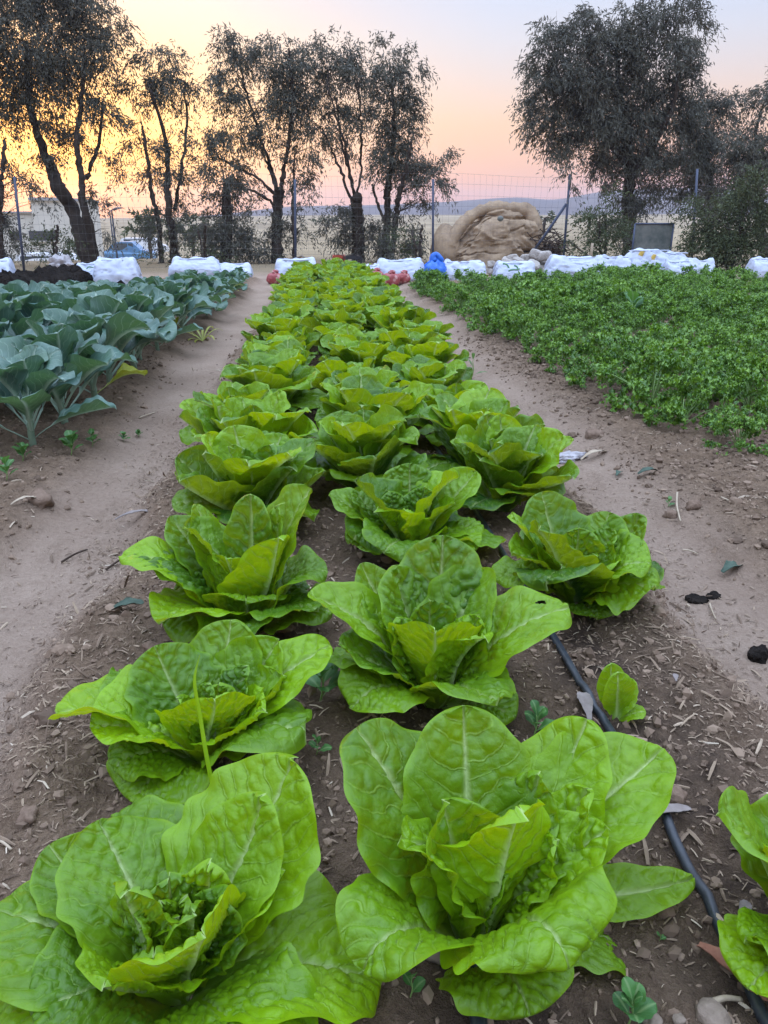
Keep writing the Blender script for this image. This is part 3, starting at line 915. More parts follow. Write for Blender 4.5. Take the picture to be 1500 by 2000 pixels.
# ------------------------------------------------------------------ parsley
PPRO = []
for k in range(6):
    r = np.random.default_rng(1500 + k)
    t = empty('parsley_plant', (0, 0, -5), '', 'parsley', 'parsley')
    ls = []; st = []
    tips = []
    for i in range(24):
        az = i * 2.4 + r.uniform(-.3, .3) if i < 15 else (i - 15) * .698 + r.uniform(-.2, .2); el = R(r.uniform(30, 86) if i < 15 else r.uniform(4, 34)); ln = r.uniform(.13, .22) if i < 15 else r.uniform(.09, .16)
        p1 = dirv(az, el) * ln * np.array([1.15, 1.15, 1.0])
        if i < 15: st.append(tube(spline([(0, 0, 0), p1 * .5 + np.array([0, 0, .02]), p1], 5), np.linspace(.0026, .0014, 5), 4, False))
        tips.append((p1, az))
        for j in range(34):
            c = p1 + r.normal(0, .019, 3) * np.array([1, 1, .75])
            a2 = r.uniform(0, 6.28); e2 = R(r.uniform(5, 75)); sz = r.uniform(.008, .0145)
            d = dirv(a2, e2)
            ls.append(leaf(c - d * sz * .8, d, c + d * sz * .9, dirv(a2 + r.uniform(-.8, .8), e2 - R(r.uniform(20, 120))), sz * .85, a2, (.7, -.9), 1.0, 3.2, .0, 7, 8, k * 1000 + i * 30 + j, 'round',
                           twist=r.uniform(-.6, .6), age=r.uniform(.0, 1.0), cells=0))
    V, Fs, lm = join_leaves(ls)
    lm[:, :2] *= .3
    link('foliage', mesh_np('foliage', V, Fs, M['parsley'], True, leafattr(lm)), t)
    V, Fs = join(st)
    link('stem', mesh_np('stem', V, Fs, M['stem']), t)
    PPRO.append(t)
pused = [False] * 6
pc = 0
rw = 0
cosy = math.cos(YAW)
pl_ = []
for rw in range(17):
    x0 = 1.40 + rw * .375
    y = 2.55 + .13 * (rw % 2) - (.1 if rw == 0 else 0); i = 0
    while y < 9.5:
        x = x0 + rng.uniform(-.05, .05) - (.026 * (y - 2.6) if rw == 0 else .010 * (y - 2.6))
        yy = y + rng.uniform(-.05, .05)
        v = np.array([x, yy, .1]) - CP
        if abs((v @ RT) / (v @ FW)) * F < 750 + 330 / max(.1, v @ FW) * 1.2:
            pl_.append((rw, i, x, yy))
        y += .35 + .003 * y; i += 1
for rw, i, x, y in pl_:
    if rw == 0 and i < 9: lb = f'curly parsley clump, {ORD[i]} along the row beside the right path'
    elif rw == 0: lb = 'distant curly parsley clump in the row beside the right path'
    elif y < 3.4: lb = f'curly parsley clump in the {ORD[min(rw, 11)]} row from the right path, near the camera'
    else: lb = f'curly parsley clump in the dense planting, {ORD[min(rw, 11)] if rw < 11 else "outermost"} row from the path' if rw < 11 else 'curly parsley clump in the outermost far rows of dense planting'
    place(PPRO, pused, int(rng.integers(0, 6)) if all(pused) else pused.index(False), (x, y, float(gh(x, y)) - .004), rng.uniform(0, 6.28), (.62 + .78 * float(vn(x * 1.9, y * 1.9, 91)) + rng.uniform(-.12, .22)) * (1 - .14 * float(ss(4, 9, y))), lb, 'curly parsley clumps in the right bed', (rng.uniform(-.1, .1), rng.uniform(-.1, .1)))
print('parsley', len(pl_))

# ------------------------------------------------------------------ small things on the beds
def sup(p=5, sub=ICO4):
    V = sub[0].copy()
    return V / (np.sum(np.abs(V) ** p, axis=1) ** (1 / p))[:, None]


def gz(x, y): return float(gh(x, y))


def pipe(label, pts, rad):
    W = []
    for px, py in pts:
        p = on_z(px, py, .085); W.append((p[0], p[1], gz(p[0], p[1]) + rad * .9))
    P = spline(W, 60)
    P[:, 2] = np.maximum(P[:, 2], gh(P[:, 0], P[:, 1]) + rad * .75)
    b = P[0].copy()
    o = link('irrigation_pipe', mesh_np('irrigation_pipe', *tube(P - b, rad, 12), M['pipe']))
    o.location = b
    return tag(o, label, 'pipe', 'drip irrigation pipes')


pipe('black drip irrigation pipe lying along the right side of the bed', [(700, 640), (800, 790), (985, 1080), (1095, 1265), (1165, 1375), (1270, 1530), (1345, 1670), (1440, 1850), (1490, 1960), (1560, 2120)], .0066)
pipe('short piece of black pipe under the drooping front lettuce leaf', [(912, 1770), (916, 1830), (925, 1910), (935, 1990), (942, 2080)], .0085)


def stone(px, py, wpx, label, name='stone', mat='stone', cat='stone', flat=.7, seed=0):
    p = on_z(px, py, .07)
    dep = (p - CP) @ FW
    r = wpx * dep / F / 2
    V = rough(sup(3, ICO3) * np.array([.9, .72, flat * .9]), .45, 1.3, seed)
    V = V * (1 + (.45 if mat in ('clod', 'manure') else .12) * fbm(V[:, 0] * 4 + 9, V[:, 1] * 4 + V[:, 2] * 3.3, seed, 4))[:, None] * r
    o = link(name, mesh_np(name, V, ICO3[1], M[mat]))
    o.location = (p[0], p[1], gz(p[0], p[1]) + r * flat * .22); o.rotation_euler = (0, 0, seed * 1.3)
    return tag(o, label, cat)


stone(688, 1800, 46, 'pale tan stone between the two front lettuces', seed=1)
stone(855, 1868, 54, 'brown stone in the dark soil under the arching front leaf', seed=2)
stone(1322, 1562, 50, 'round brown soil clod right beside the black pipe', 'soil_clod', 'clod', 'clod', .75, 3)
stone(1392, 1992, 64, 'tan stone at the bottom edge near the brown leaf', seed=4)
stone(1327, 1992, 28, 'small blue grey pebble at the bottom edge', 'pebble', 'stone', 'pebble', .7, 5)
stone(1275, 1995, 40, 'small pale brown pebble beside the blue grey pebble', 'pebble', 'stone', 'pebble', .7, 15)
stone(58, 1605, 48, 'brown soil clod on the mulch near the left frame edge', 'soil_clod', 'clod', 'clod', .7, 6)
stone(300, 1268, 40, 'brown soil clod on the mulch left of the third lettuce', 'soil_clod', 'clod', 'clod', .6, 7)
stone(1490, 1222, 52, 'black lump of dried dung at the right frame edge', 'dung_lump', 'manure', 'clod', .7, 8)
stone(1365, 1118, 44, 'black crumbly dung lump on the right path, larger of two', 'dung_lump', 'manure', 'clod', .45, 9)
stone(1402, 1112, 34, 'black crumbly dung lump on the right path, smaller of two', 'dung_lump', 'manure', 'clod', .5, 10)
stone(1316, 975, 30, 'angular tan clod on the right path behind a straw', 'soil_clod', 'clod', 'clod', .7, 11)
stone(1358, 968, 36, 'rounded tan clod on the right path, beside the angular one', 'soil_clod', 'clod', 'clod', .7, 12)
stone(1160, 826, 44, 'reddish soil clod on the parsley bed edge', 'soil_clod', 'clod', 'clod', .6, 13)
stone(75, 960, 60, 'brown soil clod below the nearest brassica', 'soil_clod', 'clod', 'clod', .6, 14)


def dry_leaf(px, py, lpx, ang, wfac, label, mat, name='dry_leaf', curl=.5, seed=0, kind='long'):
    p = on_z(px, py, .075); dep = (p - CP) @ FW; L = lpx * dep / F
    d = np.array([math.cos(ang), math.sin(ang), 0])
    b = np.array([p[0], p[1], gz(p[0], p[1]) + .004])
    V, Fq, lm = leaf(-d * L / 2 + np.array([0, 0, .004]), d + np.array([0, 0, .5]), d * L / 2 + np.array([0, 0, .006]), d - np.array([0, 0, .4]), L * wfac, ang, (curl, curl * .5), .1, 2, 0, 11, 24, seed, kind, cells=0)
    V2 = V.copy(); V2[:, 2] -= .0012
    nV = len(V)
    o = link(name, mesh_np(name, np.concatenate([V, V2]), np.concatenate([Fq, Fq[:, ::-1] + nV]), M[mat]))
    o.location = b
    return tag(o, label, 'leaf')


dry_leaf(1142, 1385, 85, 1.45, .17, 'grey dry leaf standing against the far pipe', 'deadgrey', seed=1)
dry_leaf(1305, 1597, 96, .12, .12, 'slender grey dry leaf lying under the black pipe', 'deadgrey', seed=2)
dry_leaf(1430, 1895, 150, -1.05, .15, 'reddish brown dry leaf at the near end of the pipe', 'deadred', seed=3)
dry_leaf(1452, 1785, 40, .8, .3, 'small pale dry leaf scrap right of the pipe', 'deadgrey', seed=4)
dry_leaf(1318, 1330, 22, 1.3, .25, 'tiny blue grey dry leaf on the right bed slope', 'deadgrey', seed=5)
dry_leaf(265, 978, 85, .35, .09, 'long pale dry leaf on the left path', 'deadgrey', seed=6)
dry_leaf(45, 968, 52, .8, .12, 'curved dry leaf near the left frame edge below the brassicas', 'straw', seed=7, curl=.6)
dry_leaf(1165, 858, 80, .55, .08, 'long straw coloured leaf beside the white plastic scrap', 'straw', seed=8)
dry_leaf(250, 1192, 62, .35, .22, 'wilted dark green leaf on the left path edge', 'wilt', 'wilted_leaf', .9, 9)
dry_leaf(1437, 1062, 56, .5, .26, 'wilted dark green leaf on the right path', 'wilt', 'wilted_leaf', .9, 10)
dry_leaf(1268, 902, 46, .3, .2, 'wilted dark leaf on the soil below the parsley', 'wilt', 'wilted_leaf', .9, 11)
dry_leaf(1212, 894, 26, .9, .25, 'small wilted dark leaf left of a larger one below the parsley', 'wilt', 'wilted_leaf', .9, 12)


def stick(px0, py0, px1, py1, rad, label, mat='straw', z=.075, lift=.004):
    a = on_z(px0, py0, z); b = on_z(px1, py1, z)
    a[2] = gz(a[0], a[1]) + lift; b[2] = gz(b[0], b[1]) + lift
    m = (a + b) / 2 + np.array([0, 0, .003]) + (b - a)[[1, 0, 2]] * .04
    P = spline([a, m, b], 9)
    o = link('straw_stalk', mesh_np('straw_stalk', *tube(P - a, np.linspace(rad, rad * .7, 9), 7), M[mat]))
    o.location = a
    return tag(o, label, 'straw')


stick(-8, 1642, 24, 1668, .0022, 'white straw stalk at the left frame edge')
stick(1385, 1958, 1450, 1942, .0036, 'thick pale stalk beside the reddish brown leaf')
stick(1325, 945, 1334, 985, .0030, 'short straw standing against the angular clod', lift=.012)
stick(1410, 958, 1500, 992, .0022, 'thin curved straw on the right path at the frame edge')
stick(1030, 852, 1120, 862, .0035, 'long brown straw beside the white plastic scrap', 'wood')
stick(1340, 1026, 1372, 1028, .0022, 'short yellowish straw on the right path')
stick(1395, 1125, 1408, 1152, .0022, 'short pale straw below the dung lumps')
stick(110, 1040, 165, 1030, .003, 'dark twig on the left path', 'twig')
stick(200, 1062, 245, 1042, .003, 'thin dark twig on the left path near the bed', 'twig')
stick(268, 788, 300, 775, .003, 'pale straw on the soil below the brassicas')

# crumpled plastic
p = on_z(1098, 884, .03)
V = ICO4[0] * np.array([.062, .030, .020])
V = V * (1 + 1.1 * fbm(ICO4[0][:, 0] * 5 + 5, ICO4[0][:, 1] * 5 + ICO4[0][:, 2] * 5, 5, 4))[:, None]
V[:, 0] += .05 * (ICO4[0][:, 0] > .55) * (ICO4[0][:, 0] - .55) * 2
o = link('plastic_scrap', mesh_np('plastic_scrap', V, ICO4[1], M['plastic']))
o.location = (p[0], p[1], gz(p[0], p[1]) + .018); o.rotation_euler = (0, 0, .35)
tag(o, 'crumpled whitish plastic scrap on the soil right of the lettuces', 'litter')
p = on_z(1065, 902, .03)
V = ICO3[0] * np.array([.028, .03, .012]) * (1 + .8 * fbm(ICO3[0][:, 0] * 3 + 5, ICO3[0][:, 1] * 3, 8, 3))[:, None]
o = link('paper_scrap', mesh_np('paper_scrap', V, ICO3[1], M['plastic']))
o.location = (p[0], p[1], gz(p[0], p[1]) + .012)
tag(o, 'small pale paper scrap against the lettuce below the crumpled plastic', 'litter')


def weed(px, py, hpx, n, label, seed, z=.07, mat='weed', wide=.36):
    p = on_z(px, py, z); dep = (p - CP) @ FW; h = hpx * dep / F
    t = empty('weed_seedling', (p[0], p[1], gz(p[0], p[1]) - .002), label, 'weed', 'weed seedlings')
    r = np.random.default_rng(seed)
    V, Fs = tube(spline([(0, 0, 0), (.08 * h, 0, h * .4), (.05 * h, .05 * h, h * .75)], 6), np.linspace(.026 * h, .014 * h, 6), 6)
    link('stem', mesh_np('stem', V, Fs, M['stem']), t)
    for k in range(n):
        az = k * 2.4 + r.uniform(-.3, .3); f = k / max(1, n - 1)
        p0 = np.array([.06 * h, .03 * h, h * (.15 + .58 * f)]); ln = h * r.uniform(.45, .7) * (1.1 - .3 * f)
        el = R(r.uniform(10, 45) + 30 * f)
        leaf_obj('leaf', leaf(p0, dirv(az, el + R(20)), p0 + dirv(az, el) * ln, dirv(az, el - R(30)), ln * wide, az, (.3, .2), .1, 2, 0, 9, 14, seed * 9 + k, 'round', age=r.uniform(.2, .9), cells=0), M[mat], t)
    return t


weed(1042, 1440, 62, 7, 'small dark green weed on bare soil left of the far pipe', 1)
weed(1250, 1560, 56, 6, 'small weed against the pipe under the right lettuce leaf', 2)
weed(735, 1775, 60, 5, 'weed sprouting between the two front lettuces, behind the stone', 3)
weed(800, 1962, 62, 3, 'tiny bright seedling at the bottom between the front lettuces', 4)
weed(1225, 2005, 85, 7, 'bright weed at the bottom edge below the drooping leaf', 5)
weed(1288, 1835, 22, 3, 'tiny seedling on bare soil left of the pipe', 6)
weed(625, 1375, 95, 8, 'weed in the shade between the grass blade lettuce and nibbled lettuce', 7)
weed(618, 1480, 40, 5, 'small weed right of the lettuce with the grass blade', 8)
weed(140, 895, 44, 9, 'low green weed under the nearest brassica', 9, .04)
weed(45, 905, 38, 8, 'low weed at the left frame edge below the brassicas', 10, .04)
weed(180, 872, 32, 7, 'small weed on the soil right of the nearest brassica', 11, .04)
weed(240, 850, 18, 11, 'flat green weed patch on the left path edge', 12, .03)
weed(268, 838, 15, 11, 'second flat weed patch on the left path, nearer the lettuces', 13, .03)
weed(15, 950, 44, 6, 'pale weed stalk at the left frame edge below the brassicas, in front', 14, .04)
weed(1305, 985, 20, 4, 'tiny weed beside the clods on the right path', 15, .03)
weed(920, 735, 50, 3, 'single green sprout on the right path beside the lettuces', 16, .02, wide=.12)
weed(1228, 640, 62, 8, 'tall broad leaved weed standing out of the parsley', 17, .05, wide=.34)

# grass blade leaning over the third lettuce
b = on_y(416, 1540, .79)
P = spline([on_y(420, 1560, .78), on_y(404, 1480, .80), on_y(391, 1400, .82), on_y(380, 1330, .835), on_y(390, 1280, .85)], 26)
w = np.interp(np.linspace(0, 1, 26), [0, .3, .7, 1], [.0026, .0028, .0022, .0004])
V = np.concatenate([P - RT * w[:, None], P + UP * .0012 - FW * .0015, P + RT * w[:, None]]) - P[0]
i = np.arange(25)
Fq = np.concatenate([np.stack([i, i + 1, i + 27, i + 26], 1), np.stack([i + 26, i + 27, i + 53, i + 52], 1)])
lmg = np.tile([[0, .0, .6, .95, 0, 1, .5, 0]], (78, 1))
o = link('grass_strand', mesh_np('grass_strand', V, Fq, M['lettuce'], True, leafattr(lmg)))
o.location = P[0]
tag(o, 'long light green grass blade leaning up across a lettuce', 'grass blade')
# thin grass tuft on the left bed edge
for (px, py, lb, sd) in ((440, 590, 'arching yellow green grass tuft at the end of the brassica bed', 1), (395, 655, 'flat yellowing grass tuft under the brassicas beside the left path', 2)):
    p = on_z(px, py, .05); r = np.random.default_rng(sd)
    ls = []
    for k in range(12):
        az = r.uniform(0, 6.28); ln = r.uniform(.14, .28) * (1 if sd == 1 else .75); el = R(r.uniform(20, 70) if sd == 1 else r.uniform(5, 40))
        ls.append(leaf((0, 0, 0), dirv(az, el + R(20)), dirv(az, el - R(10)) * ln, dirv(az, el - R(80)), .009, az, (.4, .3), 0, 1, 0, 5, 14, k, 'long', age=.8, cells=0))
    V, Fs, lm = join_leaves(ls)
    o = link('grass_tuft', mesh_np('grass_tuft', V, Fs, M['yellow_leaf'], True, leafattr(lm)))
    o.location = (p[0], p[1], gz(p[0], p[1])); tag(o, lb, 'grass')

# ------------------------------------------------------------------ sacks and clutter at the far end


def sack(name, px0, px1, pyt, Y, label, mat='sack', cat='sack', group='white woven sacks along the far end of the field', dep=.36, seed=0, p=8, sag=.05, extra=None, rz=0, taper=.06):
    a = on_y(px0, pyt, Y); c = on_y(px1, pyt, Y)
    x0, x1 = a[0], c[0]; xm = (x0 + x1) / 2; z0 = gz(xm, Y) - .01; h = a[2] - z0; w = (x1 - x0)
    V = sup(p, ICO5); q = V.copy()
    V = V * np.array([w / 2, dep / 2, h / 2])
    u = q[:, 2]
    V[:, 0] *= 1 - taper * u + .05 * np.cos(u * 2)
    V[:, 1] *= 1 - .72 * np.clip((u + .3) / 1.3, 0, 1) ** 1.6
    nn = fbm(q[:, 0] * 2.2 + seed * 7, q[:, 2] * 2.2 + q[:, 1] * 1.7, seed, 4)
    V[:, 2] += ss(.3, 1, u) * h * (.10 * (np.abs(q[:, 0]) ** 3 - .35) + sag * 4 * vn(q[:, 0] * 2.3 + seed, q[:, 1] * 1.2, seed + 3) - sag * 2)
    crease = np.abs(fbm(q[:, 0] * 3.5 + q[:, 2] * 1.5 + seed, q[:, 2] * 2.0 - q[:, 0] * 1.1 + q[:, 1], seed + 9, 3))
    V += q * ((nn * .12 - np.exp(-(crease / .022) ** 2) * .045 + .022 * fbm(q[:, 0] * 7 + seed, q[:, 2] * 5 + q[:, 1] * 4, seed + 4, 3)) * h)[:, None]
    V[:, 2] = np.maximum(V[:, 2], -h / 2)
    root = empty(name, (xm, Y, z0), label, cat, group, rz)
    V[:, 2] += h / 2
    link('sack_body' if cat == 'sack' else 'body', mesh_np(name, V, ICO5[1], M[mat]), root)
    # folded hem along the mouth
    hem = spline([(-w * .43, -dep * .13, h * .955), (-w * .15, -dep * .16, h * .94), (w * .15, -dep * .15, h * .945), (w * .43, -dep * .13, h * .955)], 16)
    hem[:, 2] += .015 * (vn(np.linspace(0, 5, 16), np.zeros(16), seed) - .5)
    link('hem', mesh_np('hem', *tube(hem, .008, 6), M[mat]), root)
    for (pname, pm, x, z, sx, sz, ang) in (extra or []):
        Vb, Fb = box(-sx, sx, -.002, .006, -sz, sz)
        n_ = 9
        P_ = np.stack([np.linspace(-sx, sx, n_), np.zeros(n_), .25 * sx * np.sin(np.linspace(0, 5, n_))], 1)
        P_ = np.stack([P_[:, 0] * math.cos(ang) - P_[:, 2] * math.sin(ang), P_[:, 1], P_[:, 0] * math.sin(ang) + P_[:, 2] * math.cos(ang)], 1)
        Vb, Fb = tube(P_, sz, 6)
        Vb[:, 1] *= .3
        # seat the print on the front skin
        k = np.argmin((V[:, 0] - x * w / 2) ** 2 + (V[:, 2] - z * h) ** 2 + 10 * (V[:, 1] > 0))
        Vb += np.array([x * w / 2, V[k, 1] - .004, z * h])
        link(pname, mesh_np(pname, Vb, Fb, M[pm]), root)
    return root


YS = 10.9
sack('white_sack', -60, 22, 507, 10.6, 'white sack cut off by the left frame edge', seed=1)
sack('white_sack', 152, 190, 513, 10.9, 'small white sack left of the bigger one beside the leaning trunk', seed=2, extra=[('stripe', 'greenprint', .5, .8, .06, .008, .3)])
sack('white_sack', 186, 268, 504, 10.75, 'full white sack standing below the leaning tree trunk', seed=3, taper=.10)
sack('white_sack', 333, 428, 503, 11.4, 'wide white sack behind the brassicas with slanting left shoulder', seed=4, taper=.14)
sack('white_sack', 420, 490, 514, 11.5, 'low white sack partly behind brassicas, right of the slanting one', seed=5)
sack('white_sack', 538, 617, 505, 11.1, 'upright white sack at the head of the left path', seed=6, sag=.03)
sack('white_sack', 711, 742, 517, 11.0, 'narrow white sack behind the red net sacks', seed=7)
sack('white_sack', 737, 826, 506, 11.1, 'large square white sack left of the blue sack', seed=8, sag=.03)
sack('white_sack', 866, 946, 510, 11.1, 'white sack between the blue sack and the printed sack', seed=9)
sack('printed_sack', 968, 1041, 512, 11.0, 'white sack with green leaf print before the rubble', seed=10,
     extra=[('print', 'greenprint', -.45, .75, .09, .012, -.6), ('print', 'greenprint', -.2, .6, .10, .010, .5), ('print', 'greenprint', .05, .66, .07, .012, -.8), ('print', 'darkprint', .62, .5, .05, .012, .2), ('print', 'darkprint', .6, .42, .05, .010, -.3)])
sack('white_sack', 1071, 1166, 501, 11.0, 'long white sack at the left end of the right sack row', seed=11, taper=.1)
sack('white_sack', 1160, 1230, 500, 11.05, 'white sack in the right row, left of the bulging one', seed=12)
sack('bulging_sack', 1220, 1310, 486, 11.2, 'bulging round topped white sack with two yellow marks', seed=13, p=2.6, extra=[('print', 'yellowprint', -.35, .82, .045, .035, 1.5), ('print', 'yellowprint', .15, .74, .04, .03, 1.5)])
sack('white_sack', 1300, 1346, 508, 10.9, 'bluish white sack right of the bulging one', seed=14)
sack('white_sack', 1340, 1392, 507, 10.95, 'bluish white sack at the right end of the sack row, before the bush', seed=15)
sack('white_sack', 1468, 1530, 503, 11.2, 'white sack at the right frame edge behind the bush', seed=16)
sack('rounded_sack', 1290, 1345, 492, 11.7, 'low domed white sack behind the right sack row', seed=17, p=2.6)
# blue sack with a knotted top
a = on_y(846, 503, 11.2)
V = sup(3); q = V.copy(); V = V * np.array([.155, .14, .15])
V[:, 0] *= 1 - .45 * ss(.1, 1, q[:, 2]); V[:, 1] *= 1 - .5 * ss(.1, 1, q[:, 2])
V += q * (.06 * fbm(q[:, 0] * 3, q[:, 2] * 2 + q[:, 1] * 3, 4, 4) - .02 * np.exp(-(np.abs(fbm(q[:, 0] * 3, q[:, 2] * 3 + q[:, 1], 14, 2)) / .03) ** 2))[:, None]
t = empty('blue_sack', (a[0], 11.0, gz(a[0], 11.0)), 'bright blue plastic sack tied in a peak among white sacks', 'sack')
V[:, 2] += .15
link('sack_body', mesh_np('sack_body', V, ICO4[1], M['bluesack']), t)
k_ = spline([(-.02, 0, .27), (-.03, 0, .33), (.02, 0, .36), (.06, .0, .31), (.11, 0, .26)], 12)
link('tied_neck', mesh_np('tied_neck', *tube(k_, np.array([.06, .055, .05, .045, .04, .035, .03, .035, .04, .04, .035, .02]), 9), M['bluesack']), t)


def net_sack(px, py, wpx, Y, label, seed):
    a = on_y(px, py, Y); dep = (a - CP) @ FW; r = wpx * dep / F / 2
    V = sup(2.6); q = V.copy()
    K = np.random.default_rng(seed).normal(size=(46, 3)); K /= np.linalg.norm(K, axis=1)[:, None]
    d = np.min(np.arccos(np.clip(ICO4[0] @ K.T, -1, 1)), axis=1)
    V = V * (1 + .10 * np.cos(np.clip(d / .3, 0, 1) * 1.57))[:, None] * np.array([r, r * .85, r * .72])
    V[:, 2] += r * .66
    z0 = gz(a[0], Y)
    t = empty('net_sack', (a[0], Y, z0), label, 'net sack', 'red net sacks of onions')
    link('sack_body', mesh_np('sack_body', V, ICO4[1], M['net']), t)
    nk = spline([(0, 0, r * 1.3), (.02, 0, r * 1.5), (.05, -.02, r * 1.55)], 6)
    link('tied_neck', mesh_np('tied_neck', *tube(nk, np.linspace(.05, .02, 6), 7), M['net']), t)


net_sack(734, 545, 34, 10.6, 'red net sack of onions beside the lettuces, leftmost of three', 1)
net_sack(763, 548, 34, 10.35, 'pinkish red net sack of onions, middle of three', 2)
net_sack(787, 550, 28, 10.45, 'deep red net sack with pale spots, nearest the right path', 3)
net_sack(536, 545, 30, 10.7, 'dull red net sack at the head of the left path', 4)


def crate(px0, px1, pyt, Y, label, mat, h=.22, ang=0.0):
    a = on_y(px0, pyt, Y); c = on_y(px1, pyt, Y); w = c[0] - a[0]; z0 = a[2] - h; xm = (a[0] + c[0]) / 2
    t = empty('plastic_crate', (xm, Y, max(z0, gz(xm, Y))), label, 'crate', rz=ang)
    d = .36; bars = []
    for z in np.linspace(.02, h - .02, 4):
        for (x0, x1, y0, y1) in ((-w / 2, w / 2, -d / 2, -d / 2 + .015), (-w / 2, w / 2, d / 2 - .015, d / 2), (-w / 2, -w / 2 + .015, -d / 2 + .016, d / 2 - .016), (w / 2 - .015, w / 2, -d / 2 + .016, d / 2 - .016)):
            bars.append(box(x0, x1, y0, y1, z - .02, z + .02))
    V, Fs = join(bars); link('side', mesh_np('side', V, Fs, M[mat], False), t)
    for x in (-w / 2 + .012, w / 2 - .012):
        for y in (-d / 2 + .012, d / 2 - .012):
            link('corner_post', mesh_np('corner_post', *box(x - .014, x + .014, y - .014, y + .014, 0, h + .003), M[mat], False), t)
    V, Fs = box(-w / 2 + .016, w / 2 - .016, -d / 2 + .016, d / 2 - .016, .0, .012); link('base', mesh_np('base', V, Fs, M[mat], False), t)


crate(650, 674, 503, 12.2, 'faded red plastic crate behind the far end of the lettuces', 'red', .3)
crate(671, 702, 509, 12.0, 'dark plastic crate right of the red crate', 'black', .3, .15)

# dark compost windrow at the left
pts = [on_z(-260, 568, 0), on_z(0, 572, 0), on_z(110, 560, 0), on_z(210, 548, 0), on_z(262, 545, 0)]
P = spline(pts, 260); P[:, 2] = gh(P[:, 0], P[:, 1]) + .02
V, Fs = tube(P, .34 * np.concatenate([np.ones(200), np.linspace(1, .25, 60)]), 44)
V[:, 2] = P[0, 2] + (V[:, 2] - P[0, 2]) * .55
V[:, 2] += .30 * fbm(V[:, 0] * 5, V[:, 1] * 5 + V[:, 2] * 4, 3, 4, .7); V[:, 1] += .3 * fbm(V[:, 0] * 5, V[:, 2] * 6, 5, 4)
o = link('compost_heap', mesh_np('compost_heap', V, Fs, M['manure'])); tag(o, 'long low heap of black compost behind the brassicas', 'compost heap')
for k, (px, py, w_) in enumerate([(196, 540, 22), (214, 538, 20), (236, 541, 16), (120, 545, 26), (80, 548, 22), (150, 552, 24)]):
    stone(px, py + 6, w_ * 1.4, ['rounded black compost lump under the white sack by the trunk', 'black compost lump touching the white sack, second of three', 'smallest black compost lump right of the white sack',
                                 'black compost lump on the heap left of the white sacks', 'black compost lump on the heap near the fence post', 'black compost lump in front of the small white sack'][k], 'compost_lump', 'manure', 'clod', .8, 40 + k)
o = stone(78, 555, 26, 'pale brown cardboard scrap on the black compost', 'cardboard_scrap', 'wood', 'litter', .25, 60)

# ------------------------------------------------------------------ fence
YF = 14.0


def post(px, pyb, pyt, root, rad=.021, Y=YF, mat='post', lean=0.0, name='post'):
    a = on_y(px, pyt, Y); x0 = on_y(px + lean, 500, Y)[0]
    z0 = gz(x0, Y) - .1
    P = np.array([[x0, Y, z0], [(x0 + a[0]) / 2, Y, (z0 + a[2]) / 2], [a[0], Y, a[2]]])
    V, Fs = tube(P, rad, 8)
    return link(name, mesh_np(name, V, Fs, M[mat]), root)


t = empty('wire_fence', (0, YF, gz(0, YF)), 'galvanised wire mesh fence on blue grey posts across the far end', 'fence')
fence = t
inv = np.array([0, YF, gz(0, YF)])
for px, pyt, ln in ((-420, 345, 0), (-190, 350, 3), (28, 345, 14), (576, 350, 0), (846, 350, 0), (1113, 340, -12), (1362, 330, -8), (1640, 345, 0)):
    post(px, 500, pyt, t, lean=ln)
wires = []
xs = np.arange(-9.5, 9.6, .5)
zt0 = gz(0, YF)
for k, h in enumerate((.04, .14, .24, .34, .46, .58, .72, .86, 1.0, 1.16, 1.34, 1.50)):
    zz = zt0 + h + (.03 * np.sin(xs * 1.7 + k * .4) * (h / 1.5) ** 2)
    yy = YF - .035 + .02 * np.sin(xs * 2.3 + k)
    wires.append(tube(np.stack([xs, yy, zz], 1), 0.0014, 3, False))
for x in np.arange(-9.5, 9.5, .105):
    zz = np.linspace(0, 1, 6); ht = 1.50 + .03 * math.sin(x * 1.7 + 11 * .4)
    wires.append(tube(np.stack([x + .01 * np.sin(zz * 9 + x * 3), YF - .036 + .02 * np.sin(x * 2.3 + zz * 10), zt0 + .02 + zz * (ht - .02)], 1), .0010, 3, False))
V, Fs = join(wires)
link('wire_mesh', mesh_np('wire_mesh', V, Fs, M['wire'], False), t)
a = on_y(1108, 398, YF); c = on_y(1032, 505, YF + .25)
link('brace', mesh_np('brace', *tube([a + np.array([0, .05, 0]), (a + c) / 2, c], .024, 8), M['post']), t)
for ch in t.children:
    ch.data.transform(__import__('mathutils').Matrix.Translation(Vector((-inv[0], -inv[1], -inv[2]))))
a = on_y(1118, 500, YF + .1); c = on_y(1165, 508, YF + .5)
o = link('lumber_pole', mesh_np('lumber_pole', *tube(np.array([on_y(1110, 470, YF + .1), on_y(1138, 492, YF + .3), on_y(1166, 512, YF + .6)]), .018, 7), M['wood'])); tag(o, 'thin dark pole leaning down right from the braced post', 'pole')
o = link('wooden_stake', mesh_np('wooden_stake', *tube(np.array([on_y(1156, 512, 12.4), on_y(1155, 495, 12.4), on_y(1157, 475, 12.4)]), .02, 6), M['straw'])); tag(o, 'short pale wooden stake behind the right sack row', 'stake')
o = link('wooden_stake', mesh_np('wooden_stake', *tube(np.array([on_y(1344, 515, 13.2), on_y(1347, 485, 13.2), on_y(1352, 440, 13.2)]), .018, 6), M['straw'])); tag(o, 'pale slender stake leaning beside the sheet panel, right', 'stake')
o = link('thin_pole', mesh_np('thin_pole', *tube(np.array([on_y(578, 505, 13.4), on_y(590, 500, 13.3), on_y(602, 508, 13.2)]), .018, 6), M['wood'])); tag(o, 'short crooked branch lying above the path head sack', 'branch')

